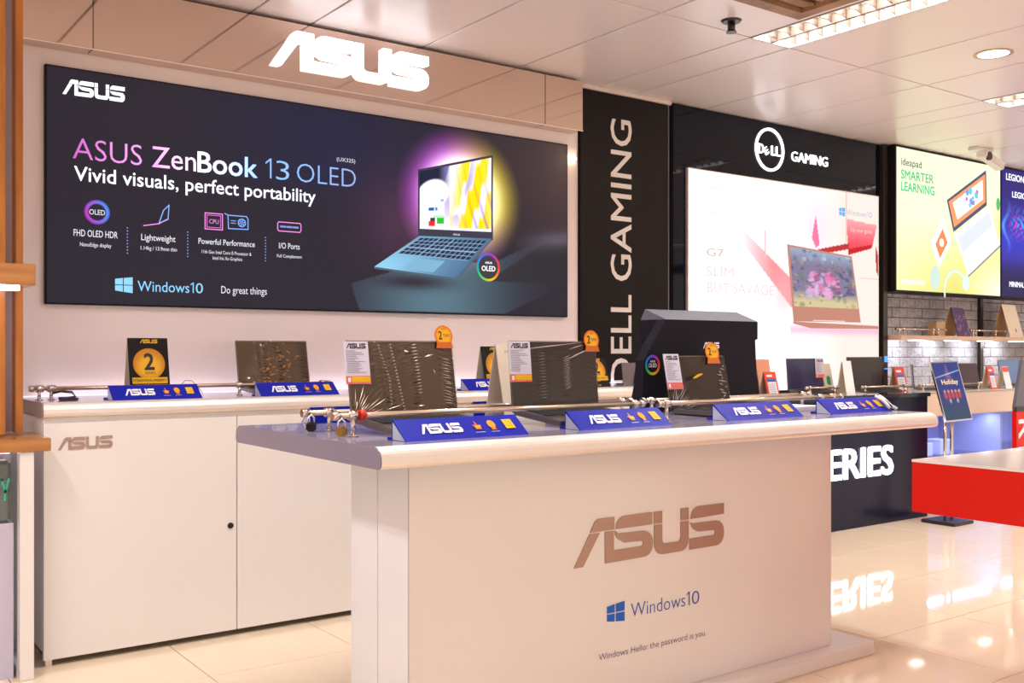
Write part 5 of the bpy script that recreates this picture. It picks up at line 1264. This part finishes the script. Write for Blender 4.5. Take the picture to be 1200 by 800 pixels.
ll = Vector((5.693, 3.385, 0.634)); lr = Vector((5.973, 3.385, 0.639)); 
bm = bmesh.new()
Rr = (lr - ll); Nn = Rr.cross(PU).normalized()
def q4(p, th): 
    vs = [bm.verts.new(x) for x in p]; ws = [bm.verts.new(Vector(x) - Nn * th) for x in p]
    bm.faces.new(vs); bm.faces.new(list(reversed(ws)))
    for i in range(4): bm.faces.new((vs[i], vs[(i + 1) % 4], ws[(i + 1) % 4], ws[i]))
e = 0.008
q4([ll - Rr.normalized() * e - PU.normalized() * e, lr + Rr.normalized() * e - PU.normalized() * e, lr + PU + Rr.normalized() * e + PU.normalized() * e, ll + PU - Rr.normalized() * e + PU.normalized() * e], 0.012)
bm_link('frame', bm, M_chrome, t)
off = Nn * 0.0012
print_grid('poster_print', [tuple(ll + off), tuple(lr + off), tuple(lr + PU + off), tuple(ll + PU + off)], 60, 80, hol, M_vP, t)
text('poster_text', 'Holiday', ll + PU * 0.62 + Rr * 0.18, 0.18, 0.03, mat('holiday_cream', (0.9, 0.75, 0.5), 0.4), t, R=Rr.normalized(), U=PU.normalized(), bold=0.03, off=0.003)
for xx in (5.770, 5.842):
    cyl('pole', (xx, 3.44, 0.02), (xx, 3.44, 0.78), 0.010, M_chrome, t)
box('base_plate', 5.70, 5.92, 3.34, 3.56, 0.0, 0.02, M_steelblk, t, bevel=0.004)

# ------------------------------------------------------------------ red banner and grey stand at the right edge
t = thing('red_banner', 'red upright panel with white lettering at the far right edge', 'banner', (6.5, 3.30, 0))
box('panel', 6.345, 6.90, 3.30, 3.33, 0.0, 0.672, M_red, t, bevel=0.003)
text('lettering', 'RY', (6.375, 3.30, 0.62), 0.26, 0.15, M_signwhite, t, R=-ZV, U=XV, bold=0.02, off=0.001)
t = thing('grey_display_stand', 'dark grey slanted display stand above the red panel at the right edge', 'display stand', (6.6, 3.31, 0.672))
prism('plate', [(6.345, 0.6725), (6.34, 0.70), (6.43, 0.995), (6.62, 0.995), (6.62, 0.6725)], (0, 3.305, 0), XV, ZV, (0, 0.02, 0), mat('stand_grey', (0.12, 0.11, 0.13), 0.3), t)
box('lip', 6.34, 6.62, 3.296, 3.304, 0.673, 0.70, M_steelblk, t)

# ------------------------------------------------------------------ red table at the right
t = thing('red_table', 'red sided table with a pale top, cut by the right edge of the picture', 'table', (3.5, 1.3, 0))
box('slab', 2.815, 4.6, 0.55, 1.788, 0.560, 0.712, M_red, t, bevel=0.0015)
box('top_sheet', 2.8145, 4.6, 0.55, 1.7885, 0.7122, 0.720, M_redtop, t, bevel=0.001)
box('pedestal', 3.55, 4.4, 0.75, 1.35, 0.0, 0.5595, M_red, t)

# ------------------------------------------------------------------ wooden shelf unit at the left edge
t = thing('wood_shelf_unit', 'honey coloured wooden shelf unit with uprights at the left edge', 'shelf unit', (0.3, 3.65, 0))
YW = 3.52
box('upright', 0.640, 0.664, YW + 0.18, YW + 0.24, 0.778, 2.47, M_woodv, t, bevel=0.002)
box('upright', 0.50, 0.602, YW + 0.13, YW + 0.20, 0.778, 2.47, M_woodv, t, bevel=0.002)
box('back_panel', 0.10, 0.655, YW + 0.26, YW + 0.28, 0.778, 2.47, mat('shelf_back', (0.62, 0.52, 0.54), 0.5), t)
box('shelf', -0.2, 0.668, YW - 0.005, YW + 0.17, 1.262, 1.330, M_wood, t, bevel=0.002)
box('light_strip', -0.2, 0.625, YW + 0.02, YW + 0.05, 1.246, 1.2612, glow('violet_strip', (0.80, 0.72, 1.0), 9), t)
box('tabletop', -0.2, 0.713, YW - 0.007, YW + 0.30, 0.730, 0.772, M_wood, t, bevel=0.002)
box('leg', 0.622, 0.664, YW, YW + 0.045, 0.0, 0.7295, M_white, t, bevel=0.002)
box('foot_rail', 0.622, 0.664, YW + 0.0455, YW + 0.30, 0.0, 0.035, M_white, t, bevel=0.002)
box('leg', 0.622, 0.664, YW + 0.256, YW + 0.30, 0.0355, 0.7295, M_white, t, bevel=0.002)
box('glass_side', 0.640, 0.645, YW + 0.046, YW + 0.255, 0.036, 0.729, M_glass, t)
box('under_light', -0.2, 0.61, YW + 0.10, YW + 0.12, 0.720, 0.7295, glow('violet_strip', (0.80, 0.72, 1.0), 9), t)
t = thing('grey_green_carton', 'grey green carton with a teal mark behind glass under the wooden shelf', 'box', (0.4, 3.75, 0))
box('plinth', 0.10, 0.612, YW + 0.05, YW + 0.24, 0.0, 0.50, mat('violet_white', (0.62, 0.58, 0.74), 0.4), t)
box('carton', 0.10, 0.608, YW + 0.06, YW + 0.23, 0.5002, 0.70, mat('grey_green', (0.16, 0.19, 0.18), 0.4), t, bevel=0.01)
polys('teal_mark', outline([(0.560, 0.64), (0.580, 0.64), (0.590, 0.60), (0.600, 0.64)], 0.007) + outline([(0.570, 0.64), (0.570, 0.60)], 0.007) + outline([(0.590, 0.60), (0.588, 0.575)], 0.007), (0, YW + 0.06, 0), XV, ZV, mat('teal', (0.05, 0.55, 0.42), 0.4), t)
